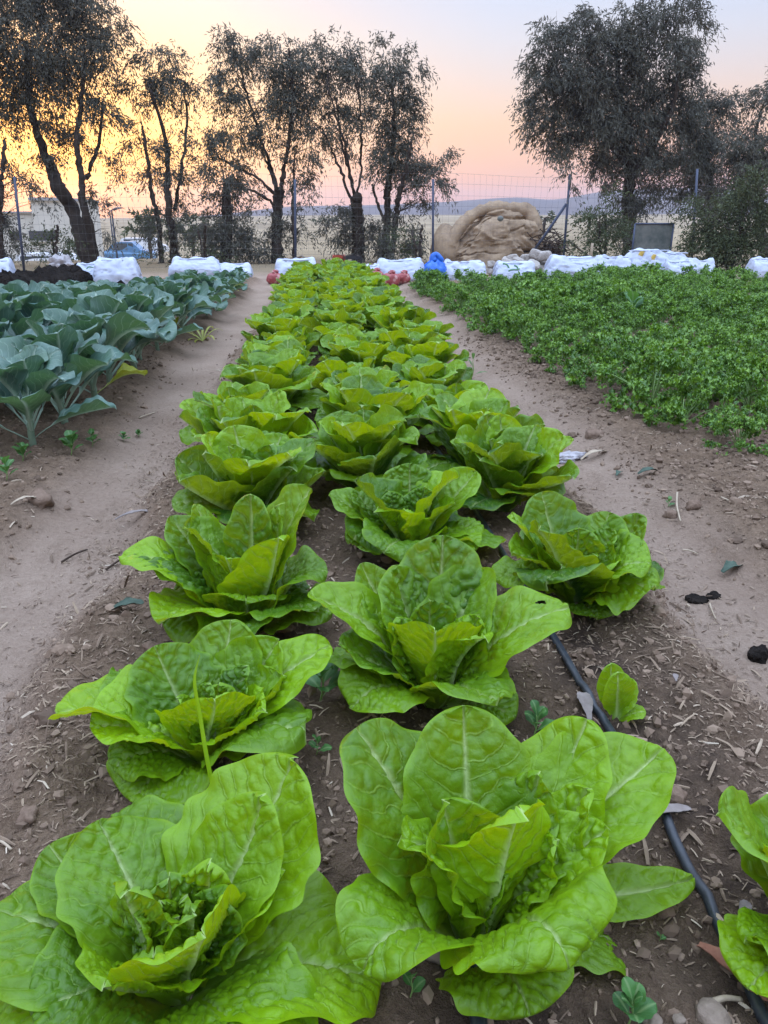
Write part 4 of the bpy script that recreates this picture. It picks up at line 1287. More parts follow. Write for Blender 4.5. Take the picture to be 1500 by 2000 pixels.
# weathered sheet panel
a = on_y(1240, 437, 12.9); c = on_y(1307, 505, 12.9)
nx_, nz_ = 20, 20
X_, Z_ = np.meshgrid(np.linspace(a[0], c[0], nx_), np.linspace(gz(a[0], 12.9), a[2], nz_))
Yv = 12.9 + .03 * fbm(X_ * 4, Z_ * 4, 2, 3)
V1 = np.stack([X_, Yv, Z_], -1).reshape(-1, 3); V2 = V1 + np.array([0, .012, 0]); f_ = grid_faces(nx_, nz_)
o = empty('sheet_panel', (a[0], 12.9, gz(a[0], 12.9)), 'square weathered green grey sheet standing behind the sacks', 'panel')
sh = np.array([a[0], 12.9, gz(a[0], 12.9)])
link('sheet', mesh_np('sheet', np.concatenate([V1, V2]) - sh, np.concatenate([f_, f_[:, ::-1] + len(V1)]), M['panel']), o)
fr = [tube(np.array([[0, -.01, 0], [0, -.01, a[2] - sh[2]]]), .014, 6), tube(np.array([[0, -.01, a[2] - sh[2]], [c[0] - a[0], -.01, a[2] - sh[2]]]), .014, 6), tube(np.array([[c[0] - a[0], -.01, 0], [c[0] - a[0], -.01, a[2] - sh[2]]]), .014, 6)]
V, Fs = join(fr); link('frame', mesh_np('frame', V, Fs, M['post']), o)

# tarp heap beyond the fence
YT = 16.0
a = on_y(852, 500, YT); c = on_y(1048, 500, YT); top = on_y(960, 404, YT)[2]
w = c[0] - a[0]; z0 = gz(a[0], YT) - .05; h = top - z0
nu, nv = 260, 150
A_, E_ = np.meshgrid(np.linspace(0, 2 * np.pi, nu), np.linspace(0, np.pi / 2, nv))
ex = .62
sg = lambda v: np.sign(v) * np.abs(v) ** ex
X_ = sg(np.cos(A_)) * np.cos(E_) ** .75; Y_ = sg(np.sin(A_)) * np.cos(E_) ** .75; Z_ = np.sin(E_) ** .9
shear = .10 * Z_
prof = np.interp(X_, [-1, -.78, -.6, -.25, .1, .55, .85, 1.0], [.30, .48, .66, .96, 1.02, .98, .86, .5])
n1 = fbm(X_ * 1.7 + 3, Z_ * 1.8 + Y_ * 1.7, 5, 4)
fold1 = np.abs(fbm(X_ * 1.0 + Z_ * .8 + 8, Z_ * 1.9 - X_ * .8 + Y_, 15, 2)); fold2 = np.abs(fbm(X_ * 3 - Z_ * 2.0 + 2, Z_ * 3.2 + X_ + Y_, 25, 3))
rr = 1 + .30 * n1 - .26 * np.exp(-(fold1 / .04) ** 2) - .06 * np.exp(-(fold2 / .03) ** 2)
du = X_ * 2.4 + Z_ * 1.5 + 1.6 * fbm(X_ * 1.6 + 4, Z_ * 1.6 + Y_, 55, 3) + Y_ * .8
d1 = np.abs(du - np.floor(du) - .5) * 2; du2 = du * 2.7 + Z_ * 1.1 + fbm(X_ * 3, Z_ * 3 + Y_ * 2, 56, 3) * 2; d2 = np.abs(du2 - np.floor(du2) - .5) * 2
rr = rr * (1 + (.105 * (1 - d1) ** 3 + .035 * (1 - d2) ** 2 - .03) * ss(1.0, .75, Z_) + .010 * fbm(X_ * 9, Z_ * 9 + Y_ * 9, 45, 3))
V = np.stack([X_ * rr * w / 2 + shear * w / 2, Y_ * rr * .85, Z_ * prof * (1 + .10 * n1) * h - .05 * h * np.exp(-(fold1 / .05) ** 2)], -1).reshape(-1, 3)
t = empty('tarp_heap', ((a[0] + c[0]) / 2, YT, z0), 'big heap covered with a creased tan burlap tarp beyond the fence', 'heap')
link('tarp', mesh_np('tarp', V, grid_faces(nu, nv), M['tarp']), t)
# loose flap rolling over the crest
P = spline([(-.50 * w, -.55, .0), (-.43 * w, -.58, .34 * h), (-.30 * w, -.48, .70 * h), (-.12 * w, -.32, .93 * h), (.10 * w, -.26, .97 * h), (.33 * w, -.28, .90 * h), (.44 * w, -.36, .66 * h), (.45 * w, -.42, .38 * h)], 60)
rad = (.12 + .02 * np.sin(np.linspace(0, 11, 60))) * np.interp(np.linspace(0, 1, 60), [0, .1, .85, 1], [.7, 1, 1, .5]) + .02 * np.random.default_rng(3).normal(size=60) * .5
V, Fs = tube(P, rad, 14); V += (.12 * fbm(V[:, 0] * 3, V[:, 2] * 5 + V[:, 1] * 4, 9, 3))[:, None] * np.array([1, .7, 1])
link('rolled_edge', mesh_np('rolled_edge', V, Fs, M['tarp']), t)
V = rough(ICO4[0] * np.array([.24, .4, .42]), .35, 1.6, 4) + np.array([-.44 * w, -.3, .28]); link('side_fold', mesh_np('side_fold', V, ICO4[1], M['tarp']), t)
V = ICO3[0] * np.array([.06, .03, .05]) + np.array([.03 * w, -.80, .80 * h]); link('patch', mesh_np('patch', V, ICO3[1], M['panel']), t)

# brushwood heap beside it
r = np.random.default_rng(21); tw = []
a = on_y(1062, 505, 15.6)
for k in range(420):
    c0 = np.array([r.normal(0, .22), r.normal(0, .2), abs(r.normal(.10, .30))]) * np.array([1, 1, .9])
    c0[2] = min(c0[2], .85 * math.exp(-(c0[0] / .45) ** 2))
    d = dirv(r.uniform(0, 6.28), R(r.uniform(-20, 45))) * r.uniform(.08, .26)
    tw.append(tube(np.array([c0 - d, c0 + r.normal(0, .015, 3), c0 + d]), r.uniform(.004, .012), 4, False))
V, Fs = join(tw)
o = link('brushwood_heap', mesh_np('brushwood_heap', V, Fs, M['twig'], False)); o.location = (a[0], 15.6, gz(a[0], 15.6)); tag(o, 'dark brown heap of brushwood right of the tarp heap', 'brushwood')

# rubble blocks
r = np.random.default_rng(31)
RL = ['pale broken stone block', 'tan rubble block', 'grey rubble chunk', 'angular concrete chunk', 'flat rubble slab']
spots = [(958, 530), (975, 520), (992, 516), (1012, 511), (1030, 506), (1048, 508), (1062, 516), (1055, 527), (1068, 534), (1040, 522), (1022, 520), (1064, 500), (1046, 497), (1002, 506), (960, 518), (1078, 512)]
for k, (px, py) in enumerate(spots):
    a = on_y(px, py, 11.95 + r.uniform(-.15, .25)); s = r.uniform(.07, .13)
    V = sup(4.5, ICO3) * np.array([1, .8, .62]); V = rough(V, .22, 1.0, k); V = V * s
    o = link('rubble_block', mesh_np('rubble_block', V, ICO3[1], M['rubble'], False))
    o.location = (a[0], a[1], a[2]); o.rotation_euler = (r.uniform(-.5, .5), r.uniform(-.5, .5), r.uniform(0, 3))
    tag(o, 'broken pale rubble block in the pile behind the printed sack', 'rubble', 'rubble blocks piled behind the printed sack')
a0 = on_y(1018, 500, 12.6)
V = rough(ICO4[0] * np.array([.50, .26, .20]), .4, 2.6, 3)
o = link('rubble_mound', mesh_np('rubble_mound', V, ICO4[1], M['rubble'])); o.location = (a0[0] + .05, 12.5, gz(a0[0], 12.7) + .02); tag(o, 'low earth and stone mound under the rubble blocks', 'mound')

# ------------------------------------------------------------------ trees
def crown_leaves(blobs, dens, ll, lw, r, droop=.65, per=11):
    """blobs: (centre(3), radii(3), density factor) -> thousands of separate drooping leaves"""
    C = []; D = []
    for c, rd, f in blobs:
        area = math.pi * rd[0] * rd[2]
        n = max(6, int(area * dens * f))
        v = r.normal(size=(n, 3)); v /= np.linalg.norm(v, axis=1)[:, None]
        v *= (r.random((n, 1)) ** .45)
        # clumpiness: gather the sprays round sub-centres
        ns = max(3, n // 13)
        sub = r.normal(size=(ns, 3)); sub = sub / np.linalg.norm(sub, axis=1)[:, None] * (r.random((ns, 1)) ** .5)
        pick = sub[r.integers(0, ns, n)]
        v = np.where(r.random((n, 1)) < .86, pick + r.normal(0, .15, (n, 3)), v)
        P = np.asarray(c) + v * np.asarray(rd)
        out = v * np.array([1, 1, .6]) + np.array([0, 0, .15]) + r.normal(0, .35, (n, 3))
        C.append(P); D.append(out)
    C = np.concatenate(C); D = np.concatenate(D); n = len(C)
    D /= np.linalg.norm(D, axis=1)[:, None] + 1e-9
    k = np.linspace(0, 1, per)[None, :, None]
    tl = r.uniform(.16, .36, (n, 1, 1))
    tw = C[:, None, :] + D[:, None, :] * k * tl + np.array([0, 0, -1.0]) * (k ** 2) * tl * droop
    tw = tw.reshape(-1, 3) + r.normal(0, .025, (n * per, 3))
    m = len(tw)
    d = r.normal(0, .42, (m, 3)) + np.array([0, 0, -droop]) + np.repeat(D, per, 0) * .45
    d /= np.linalg.norm(d, axis=1)[:, None]
    s = np.cross(d, r.normal(size=(m, 3))); s /= np.linalg.norm(s, axis=1)[:, None]
    nn = np.cross(d, s)
    L = r.uniform(.65, 1.25, (m, 1)) * ll; W = r.uniform(.7, 1.2, (m, 1)) * lw
    V = np.stack([tw, tw + d * L * .42 + s * W + nn * L * .05, tw + d * L - nn * L * .12, tw + d * L * .42 - s * W + nn * L * .05], 1).reshape(-1, 3)
    f = np.arange(m * 4).reshape(m, 4)
    return V, f


def tree(name, label, Y, stems, blobs, seed, dens=60, ll=.11, lw=.011, cat='tree', group=None, mat='euc', droop=.65, thick=.8, limbs=True, yj=.25):
    r = np.random.default_rng(seed)
    b = on_y(stems[0][0][0], stems[0][0][1], Y); base = np.array([b[0], Y, gz(b[0], Y) - .03])
    mpp = ((b - CP) @ FW) / F
    t = empty(name, base, label, cat, group)
    tubes = []; ends = []
    for st in stems:
        P = []
        dy = 0
        for j, (px, py, rp) in enumerate(st):
            w_ = on_y(px, py, Y); P.append([w_[0], Y + dy, w_[2]]); dy += r.uniform(-yj, yj)
        P = np.array(P); 
        if st is stems[0] or st[0][1] > 480: P[0, 2] = gz(P[0, 0], Y) - .05
        Q = spline(P, 6 * len(P)); rad = np.interp(np.linspace(0, 1, len(Q)), np.linspace(0, 1, len(st)), [s_[2] * mpp * .78 for s_ in st])
        Q[1:-1] += r.normal(0, .012, (len(Q) - 2, 3))
        rad = rad * (1 + .10 * r.normal(size=len(rad)))
        tubes.append(tube(Q, np.abs(rad), 9)); ends.append(Q)
    BL = []
    allp = np.concatenate(ends)
    for (cx, cy, rx, ry, f) in blobs:
        c = on_y(cx, cy, Y); c[1] += r.uniform(-.5, .5) * rx * mpp
        rd = np.array([rx * mpp, max(rx, .6 * ry) * mpp * thick, ry * mpp])
        BL.append((c - base, rd, f))
        if limbs:
            cand = allp[allp[:, 2] < c[2] + .1]
            if not len(cand): cand = allp
            s0 = cand[np.argmin(np.linalg.norm(cand - c, axis=1) + .6 * np.abs(cand[:, 2] - (c[2] - rd[2] * .9)))]
            L = np.linalg.norm(c - s0)
            for q_ in range(3 + int(rd[2] * 3)):
                e = c + r.normal(0, .45, 3) * rd
                mdl = (s0 + e) / 2 + r.normal(0, .07, 3) * L + np.array([0, 0, .08 * L])
                Q = spline([s0, mdl, e], 9)
                tubes.append(tube(Q, np.linspace(.007 + .003 * L, .002, 9) * (1 if q_ == 0 else .6), 5, False))
    V, Fs = join(tubes)
    link('trunk', mesh_np('trunk', V - base, Fs, M['bark']), t)
    V, Fs = crown_leaves(BL, dens * (5.2 if mat == 'euc' else 3.4 if Y < 20 else 1.6), ll * .85, lw * .88, r, droop)
    link('crown', mesh_np('crown', V, Fs, M[mat], False), t)
    return t


TG = 'eucalyptus trees behind the wire fence'
tree('eucalyptus_tree', 'tall leaning eucalyptus at the left frame edge with a thick slanting trunk', 16.0,
     [[(176, 505, 22), (160, 470, 19), (135, 410, 17), (112, 365, 16), (92, 328, 14), (70, 270, 9), (50, 190, 7), (40, 90, 4)], [(180, 500, 16), (182, 450, 11), (172, 400, 9), (168, 345, 8), (160, 290, 7), (165, 200, 5), (170, 110, 3)],
      [(168, 350, 6), (190, 280, 4), (200, 200, 3)]],
     [(40, 60, 75, 75, 1.3), (120, 60, 70, 70, 1.2), (185, 50, 52, 55, 1.0), (210, 110, 36, 45, .7), (60, 150, 70, 60, 1.2), (150, 140, 60, 45, 1.0), (-30, 130, 60, 120, 1.2), (30, 215, 60, 40, .9), (130, 215, 60, 30, .55), (190, 210, 36, 45, .6),
      (85, 250, 45, 22, .6), (160, 285, 40, 26, .7), (125, 315, 40, 25, .6), (200, 300, 20, 30, .35), (60, -20, 90, 50, 1.2), (165, -10, 60, 40, 1.0), (190, 400, 22, 50, .45), (205, 440, 16, 34, .4)], 1, 52, .105, .0125, group=TG)
tree('eucalyptus_tree', 'slim eucalyptus cut by the left frame edge below the tall leaning one', 15.2,
     [[(0, 515, 9), (6, 430, 7), (12, 340, 6), (14, 270, 4)]], [(5, 280, 30, 40, .5), (-20, 350, 30, 60, .7), (50, 350, 32, 18, .8), (64, 372, 20, 16, .6), (20, 470, 30, 40, .55), (-10, 470, 30, 60, .8), (75, 400, 10, 24, .4)], 2, 50, .10, .012, group=TG)
tree('eucalyptus_tree', 'thin airy eucalyptus between the leaning tree and the taller clump', 16.4,
     [[(342, 508, 13), (340, 460, 10), (336, 400, 8), (330, 350, 7), (328, 280, 5), (300, 180, 3)], [(315, 505, 7), (312, 440, 6), (300, 380, 5), (296, 320, 4), (285, 250, 3)], [(340, 410, 5), (352, 330, 4), (360, 240, 3), (352, 150, 2)]],
     [(300, 130, 42, 35, .75), (350, 150, 36, 40, .6), (290, 180, 40, 30, .9), (330, 170, 34, 36, 1.0), (262, 270, 26, 26, .9), (310, 300, 28, 26, 1.1), (370, 180, 26, 36, .4), (345, 250, 30, 36, .3), (255, 330, 30, 22, .5), (300, 350, 40, 24, .6),
      (350, 350, 26, 30, .9), (250, 200, 20, 30, .35), (325, 460, 36, 44, .8), (370, 430, 26, 34, .7), (345, 390, 20, 20, .5)], 3, 50, .105, .0115, group=TG)
tree('eucalyptus_tree', 'bushy stump resprouting with dense dark foliage, left of the taller clump', 15.8,
     [[(440, 512, 15), (442, 450, 14), (440, 390, 12), (436, 360, 9)]],
     [(400, 270, 26, 30, .9), (440, 265, 24, 20, .8), (430, 330, 36, 30, 1.3), (448, 380, 34, 34, 1.4), (425, 440, 40, 36, 1.3), (455, 470, 34, 40, 1.3), (400, 470, 26, 36, 1.0), (395, 320, 18, 24, .5), (470, 345, 22, 20, .5)], 4, 56, .10, .012, group=TG)
tree('eucalyptus_tree', 'tall eucalyptus clump with a short thick stump and bare fanning limbs', 16.0,
     [[(540, 512, 15), (540, 450, 14), (541, 400, 14), (543, 368, 13)], [(541, 372, 5), (530, 330, 4), (515, 290, 3.5), (500, 240, 3), (480, 180, 3), (465, 110, 2)], [(538, 380, 4), (505, 350, 3), (460, 325, 2.5), (430, 310, 2)], [(536, 400, 3.5), (500, 375, 3), (455, 360, 2.2)],
      [(548, 370, 6), (555, 330, 5), (565, 270, 5), (570, 190, 4), (565, 100, 2.5)], [(575, 505, 5), (574, 440, 5), (573, 370, 3.5), (578, 300, 1.5)], [(541, 372, 4), (520, 320, 3), (508, 285, 2)]],
     [(448, 85, 34, 30, 1.0), (440, 140, 32, 40, 1.2), (452, 210, 34, 36, 1.0), (480, 110, 24, 40, .5), (540, 95, 36, 30, .8), (588, 105, 28, 32, 1.2), (545, 140, 40, 40, 1.4), (580, 170, 36, 40, 1.3), (560, 210, 40, 34, 1.2), (470, 260, 44, 30, 1.2), (515, 245, 32, 34, 1.0),
      (600, 270, 40, 34, .9), (575, 310, 30, 26, .8), (590, 350, 28, 30, .8), (600, 395, 16, 26, .5), (500, 400, 20, 40, .4), (530, 470, 50, 36, .9), (590, 440, 16, 24, .5), (500, 490, 40, 24, 1.0), (560, 430, 20, 30, .5)], 5, 52, .105, .012, group=TG)
tree('eucalyptus_tree', 'pollarded eucalyptus with a blunt stump and wispy upright shoots', 16.3,
     [[(700, 512, 17), (700, 470, 16), (697, 420, 15), (696, 384, 12)], [(690, 400, 4), (668, 340, 3), (645, 290, 2.5), (630, 250, 2)], [(694, 390, 4), (680, 330, 3), (665, 270, 2.5), (655, 200, 2)], [(697, 390, 3), (705, 330, 3), (706, 260, 2.5), (700, 190, 2)], [(692, 388, 3), (676, 300, 2.5), (640, 180, 2)]],
     [(642, 90, 26, 28, .7), (680, 100, 30, 32, .9), (650, 135, 36, 30, 1.2), (690, 150, 32, 36, 1.2), (640, 175, 30, 26, 1.0), (705, 205, 26, 22, .7), (620, 240, 30, 30, .9), (660, 250, 34, 26, .7), (700, 255, 26, 26, .9), (640, 205, 30, 26, .4), (690, 300, 22, 20, .4), (650, 430, 32, 24, .9),
      (690, 440, 36, 36, 1.1), (720, 470, 30, 32, .9), (670, 480, 36, 26, .7), (645, 455, 18, 14, .5)], 6, 52, .105, .012, group=TG)
tree('eucalyptus_tree', 'twin stemmed weeping eucalyptus at the right end of the left tree group', 16.0,
     [[(752, 512, 11), (754, 470, 10), (758, 420, 9), (760, 370, 9), (768, 300, 6), (770, 200, 4), (765, 120, 2)], [(764, 505, 7), (772, 440, 7), (778, 390, 6), (790, 330, 5), (800, 280, 3)], [(752, 440, 4), (740, 400, 3.5), (728, 360, 3)]],
     [(765, 105, 30, 30, .8), (795, 140, 28, 30, .9), (760, 160, 36, 36, 1.2), (790, 195, 30, 40, 1.2), (745, 215, 30, 30, 1.0), (770, 250, 38, 36, 1.4), (800, 250, 18, 26, .8), (760, 310, 42, 34, 1.3), (800, 330, 38, 34, 1.3), (835, 350, 30, 30, 1.1), (855, 320, 24, 26, .5), (868, 355, 16, 22, .5), (735, 350, 20, 20, .5),
      (830, 395, 22, 16, .9), (780, 440, 26, 44, .6), (800, 470, 24, 30, .6), (740, 450, 24, 40, .7), (770, 490, 50, 18, .8), (850, 395, 8, 20, .4)], 7, 54, .105, .012, group=TG)
tree('eucalyptus_tree', 'large round crowned eucalyptus on the right, drooping over the fence', 16.5,
     [[(1225, 512, 18), (1228, 460, 17), (1232, 400, 16), (1232, 340, 15), (1230, 270, 12), (1225, 180, 8), (1215, 90, 4)], [(1232, 340, 9), (1270, 280, 7), (1300, 200, 5), (1310, 110, 3)], [(1230, 330, 8), (1180, 270, 6), (1120, 200, 4), (1090, 140, 3)]],
     [(1150, 30, 24, 28, .7), (1225, 40, 34, 40, .9), (1290, 30, 46, 40, .8), (1345, 40, 32, 46, .6), (1080, 75, 34, 36, 1.0), (1140, 90, 46, 40, 1.3), (1210, 100, 50, 44, 1.3), (1290, 100, 50, 44, 1.0), (1350, 110, 22, 40, .6), (1070, 140, 36, 36, 1.1), (1050, 190, 32, 30, 1.0), (1110, 170, 44, 40, 1.3), (1180, 180, 50, 44, 1.4),
      (1260, 180, 54, 44, 1.4), (1325, 170, 34, 44, .9), (1050, 235, 26, 28, .9), (1100, 235, 44, 36, 1.2), (1170, 250, 50, 40, 1.5), (1240, 255, 54, 40, 1.6), (1310, 250, 40, 40, 1.4), (1100, 280, 36, 24, .9), (1190, 310, 44, 24, 1.3), (1270, 315, 50, 26, 1.3), (1075, 285, 20, 24, .6), (1330, 320, 36, 30, 1.1), (1190, 345, 30, 22, .6),
      (1270, 350, 34, 22, .6), (1240, 390, 26, 30, .9), (1215, 440, 30, 40, .8), (1280, 385, 26, 26, .8)], 8, 74, .115, .0125, group=TG)
tree('eucalyptus_tree', 'grey leaved eucalyptus right of the large round one, half its height', 17.0,
     [[(1395, 512, 13), (1392, 440, 12), (1388, 360, 10), (1385, 290, 5), (1390, 235, 1.5)]],
     [(1365, 190, 30, 26, .6), (1415, 195, 34, 26, .7), (1380, 235, 44, 30, .9), (1430, 220, 20, 22, .5), (1360, 290, 40, 36, 1.2), (1400, 300, 40, 36, 1.0), (1370, 350, 44, 30, 1.0), (1330, 370, 36, 24, .6), (1400, 380, 34, 24, .7), (1385, 215, 34, 26, .7)], 9, 72, .11, .0125, group=TG)
tree('eucalyptus_tree', 'eucalyptus at the right frame edge with a wispy overhanging top', 15.5,
     [[(1500, 515, 14), (1496, 430, 12), (1486, 330, 8), (1492, 250, 3.5), (1500, 190, 1.5)]],
     [(1490, 190, 26, 30, .7), (1520, 170, 40, 40, .8), (1470, 235, 22, 14, .5), (1440, 285, 40, 26, .9), (1490, 290, 44, 34, 1.3), (1450, 330, 44, 34, 1.3), (1500, 350, 44, 40, 1.3), (1440, 390, 50, 30, 1.2)], 10, 66, .105, .0125, group=TG)


def bush(name, label, Y, cx, blobs, seed, dens=70, mat='bushleaf', ll=.07, lw=.013, droop=.3, group=None):
    return tree(name, label, Y, [[(cx, 512, 5), (cx + 3, 480, 4), (cx + 6, 440, 3)], [(cx - 4, 510, 4), (cx - 10, 480, 3), (cx - 16, 450, 2)]], blobs, seed, dens, ll, lw, 'bush', group, mat, droop)


bush('leafy_bush', 'loose olive green bush right of the braced fence post', 13.4, 1185, [(1180, 400, 22, 24, .8), (1165, 440, 30, 30, 1.0), (1190, 470, 44, 34, 1.2), (1150, 490, 34, 24, 1.0), (1210, 500, 40, 20, 1.1), (1175, 420, 26, 30, .8), (1135, 480, 16, 30, .5)], 21)
bush('leafy_bush', 'large dark bush spilling over the sacks at the right', 12.6, 1430, [(1400, 410, 44, 30, 1.0), (1450, 410, 50, 40, 1.1), (1390, 460, 44, 40, 1.3), (1450, 470, 54, 44, 1.4), (1490, 440, 30, 50, 1.1), (1410, 505, 50, 30, 1.3), (1440, 530, 40, 18, 1.0), (1480, 505, 34, 30, .8), (1365, 500, 20, 26, .8), (1470, 360, 36, 34, 1.0)], 22, 115)
bush('leafy_bush', 'small weeping bush around the fence foot near the twin stemmed tree', 14.6, 820, [(800, 490, 26, 18, .8), (780, 470, 24, 26, .6)], 23, 60)
bush('leafy_bush', 'thin scrubby bush at the foot of the leaning tree', 14.4, 110, [(95, 500, 40, 30, .8), (140, 480, 30, 40, .6), (60, 480, 30, 20, .4)], 24, 50)
bush('leafy_bush', 'scrub between the trees behind the slanting white sack', 14.8, 400, [(310, 505, 30, 16, .5), (380, 500, 36, 20, .7), (430, 505, 40, 14, .7)], 25, 50)
# creeper sprig on the braced post
t = empty('hanging_sprig', on_y(1113, 345, 14.0), 'leafy sprig dangling round the top of the braced fence post', 'sprig')
b0 = on_y(1113, 345, 14.0); r = np.random.default_rng(5)
mp = ((b0 - CP) @ FW) / F
bl = [(on_y(1114, 322, 14.0) - b0, np.array([15, 12, 20]) * mp, 2.0), (on_y(1112, 352, 13.95) - b0, np.array([12, 10, 18]) * mp, 3.0)]
V, Fs = crown_leaves(bl, 60, .10, .011, r, .9); link('foliage', mesh_np('foliage', V, Fs, M['euc'], False), t)
link('stem', mesh_np('stem', *tube(spline([on_y(1113, 372, 14.0) - b0, on_y(1116, 340, 13.97) - b0, on_y(1112, 312, 14) - b0, on_y(1120, 295, 14.05) - b0], 10), np.linspace(.01, .004, 10), 5), M['bark']), t)

# ------------------------------------------------------------------ far things
def far_tree(label, Y, cx, cy, rx, ry, seed, name='distant_tree', dens=8, f=1.0, cat='tree'):
    return tree(name, label, Y, [[(cx, 470, 5), (cx, (470 + cy) / 2, 4), (cx + 2, cy, 3)]],
                [(cx, cy, rx, ry, f), (cx - rx * .5, cy + ry * .35, rx * .6, ry * .55, f), (cx + rx * .55, cy + ry * .3, rx * .55, ry * .6, f), (cx + rx * .1, cy - ry * .4, rx * .6, ry * .5, f)], seed, dens, .26, .055, cat, None, 'bushleaf', .3, yj=.1)


far_tree('distant dark round tree between the leaning and airy trees', 34, 290, 438, 36, 26, 41, dens=14)
far_tree('distant dark shrubby tree right of the airy tree', 36, 375, 452, 40, 22, 42, dens=14)
far_tree('distant low green shrub above the brushwood heap', 60, 1062, 425, 26, 10, 43, 'distant_shrub', 10, 1.0, 'shrub')
far_tree('distant grey shrub right of the braced post', 75, 1150, 416, 30, 9, 44, 'distant_shrub', 9, 1.0, 'shrub')
far_tree('distant dark trees seen between the stump and weeping trees', 90, 640, 428, 34, 8, 45, 'distant_shrub', 5, 1.0, 'shrub')
far_tree('distant bushes at the foot of the building', 36, 150, 492, 26, 18, 46, 'distant_shrub', 16, .8, 'shrub')

# building at the left
YB = 46.0
t = empty('farm_building', (0, YB, gz(-14, YB)), 'cream walled flat roofed building beyond the fence at the left', 'building')
zb = gz(-14, YB)
x = lambda px, Y=YB: float(on_y(px, 450, Y)[0])
z = lambda py, Y=YB: float(on_y(60, py, Y)[2]) - zb
bx = lambda px0, px1, y0, y1, py0, py1: box(x(px0), x(px1), y0, y1, z(py1), z(py0))
V, Fs = join([box(x(-260), x(72), 0, 6, -.3, z(416)), box(x(72) + .002, x(142), -.4, 6, -.3, z(392))])
link('wall', mesh_np('wall', V, Fs, M['wall'], False), t)
V, Fs = join([box(x(-262), x(72) - .01, -.15, 6.1, z(416), z(413)), box(x(71), x(144), -.55, 6.1, z(392), z(386))])
link('roof', mesh_np('roof', V, Fs, M['roof'], False), t)
V, Fs = box(x(57), x(72) - .01, -.04, .0, z(469), z(450)); 
wdw = link('window', mesh_np('window', *join([box(x(56), x(71) - .02, -.06, -.005, z(470), z(451)), box(x(73), x(116), -.46, -.405, z(470), z(451))]), M['dark'], False), t)
link('sill', mesh_np('sill', *join([box(x(55), x(71) - .01, -.10, -.006, z(472), z(470)), box(x(72.5), x(117), -.50, -.406, z(472), z(470))]), M['wall'], False), wdw)
link('window', mesh_np('window', *box(x(18), x(38), -.05, -.004, z(470), z(452)), M['dark'], False), t)
for o in [c for c in t.children]: o.location = (0, 0, 0)


def car(px0, px1, pyt, Y, label, paint, tall=False, name='parked_car', cat='car', pyb=None):
    a = on_y(px0, pyt, Y); c = on_y(px1, pyt, Y); L = c[0] - a[0]; xm = (a[0] + c[0]) / 2; z0 = gz(xm, Y); H = max(1.2, a[2] - z0)
    t = empty(name, (xm, Y, z0), label, cat)
    W = .85
    if tall: prof = [(-.5, .22), (-.5, .62), (-.46, .94), (-.40, 1.0), (.18, 1.0), (.30, .92), (.38, .62), (.48, .55), (.5, .40), (.5, .22)]
    else: prof = [(-.5, .25), (-.5, .55), (-.44, .62), (-.34, .66), (-.22, .96), (-.1, 1.0), (.12, 1.0), (.28, .68), (.44, .60), (.5, .48), (.5, .25)]
    n = len(prof)
    V = np.array([[px_ * L, s * W * (1 - .12 * (pz > .65)), pz * H] for s in (-1, 1) for px_, pz in prof])
    i = np.arange(n)
    Fs = [np.stack([i, (i + 1) % n, (i + 1) % n + n, i + n], 1)]
    caps = [np.array([list(range(n - 1, -1, -1))]), np.array([list(range(n, 2 * n))])]
    link('body', mesh_np('body', V, Fs + caps, M[paint], False), t)
    zz0, zz1 = (.64, .92) if tall else (.66, .94)
    xs0, xs1 = (-.40, .24) if tall else (-.22, .15)
    V, Fs = join([box(xs0 * L, xs1 * L * .3, -W * .9 - .012, -W * .9 + .03, zz0 * H + .02, zz1 * H), box(xs1 * L * .3 + .06, xs1 * L, -W * .9 - .012, -W * .9 + .03, zz0 * H + .02, zz1 * H)])
    link('window', mesh_np('window', V, Fs, M['glass'], False), t)
    for sx in (-.31, .31):
        for sy in (-1, 1):
            wv, wf = tube(np.array([[sx * L, sy * W - .1, .3], [sx * L, sy * W + .1, .3]]), .3, 14)
            wh = link('wheel', mesh_np('wheel', wv, wf, M['black']), t)
            rv, rf = tube(np.array([[sx * L, sy * W - .11, .3], [sx * L, sy * W + .11, .3]]), .17, 12)
            link('rim', mesh_np('rim', rv, rf, M['white']), wh)


car(36, 168, 494, 40, 'white van parked in front of the cream building', 'white', True, 'parked_van', 'van')
car(196, 300, 472, 56, 'blue car parked beyond the fence right of the leaning trunk', 'bluepaint')
car(236, 325, 464, 72, 'white van behind the blue car', 'white', True, 'parked_van', 'van')

# lamp posts
for (px, pyt, Y, lb) in ((218, 410, 46, 'slim lamp post beyond the fence right of the leaning trunk'), (214, 412, 60, 'second slimmer lamp post just behind the first')):
    a = on_y(px, pyt, Y); z0 = gz(a[0], Y)
    t = empty('street_lamp', (a[0], Y, z0), lb, 'lamp post')
    link('pole', mesh_np('pole', *tube(np.array([[0, 0, 0], [0, 0, (a[2] - z0) / 2], [0, 0, a[2] - z0], [.15, 0, a[2] - z0 + .06], [.3, 0, a[2] - z0 + .08]]), [.06, .05, .04, .03, .03], 8), M['post']), t)
    link('lamp_head', mesh_np('lamp_head', ICO2[0] * np.array([.2, .1, .05]) + np.array([.4, 0, a[2] - z0 + .1]), ICO2[1], M['wire']), t)
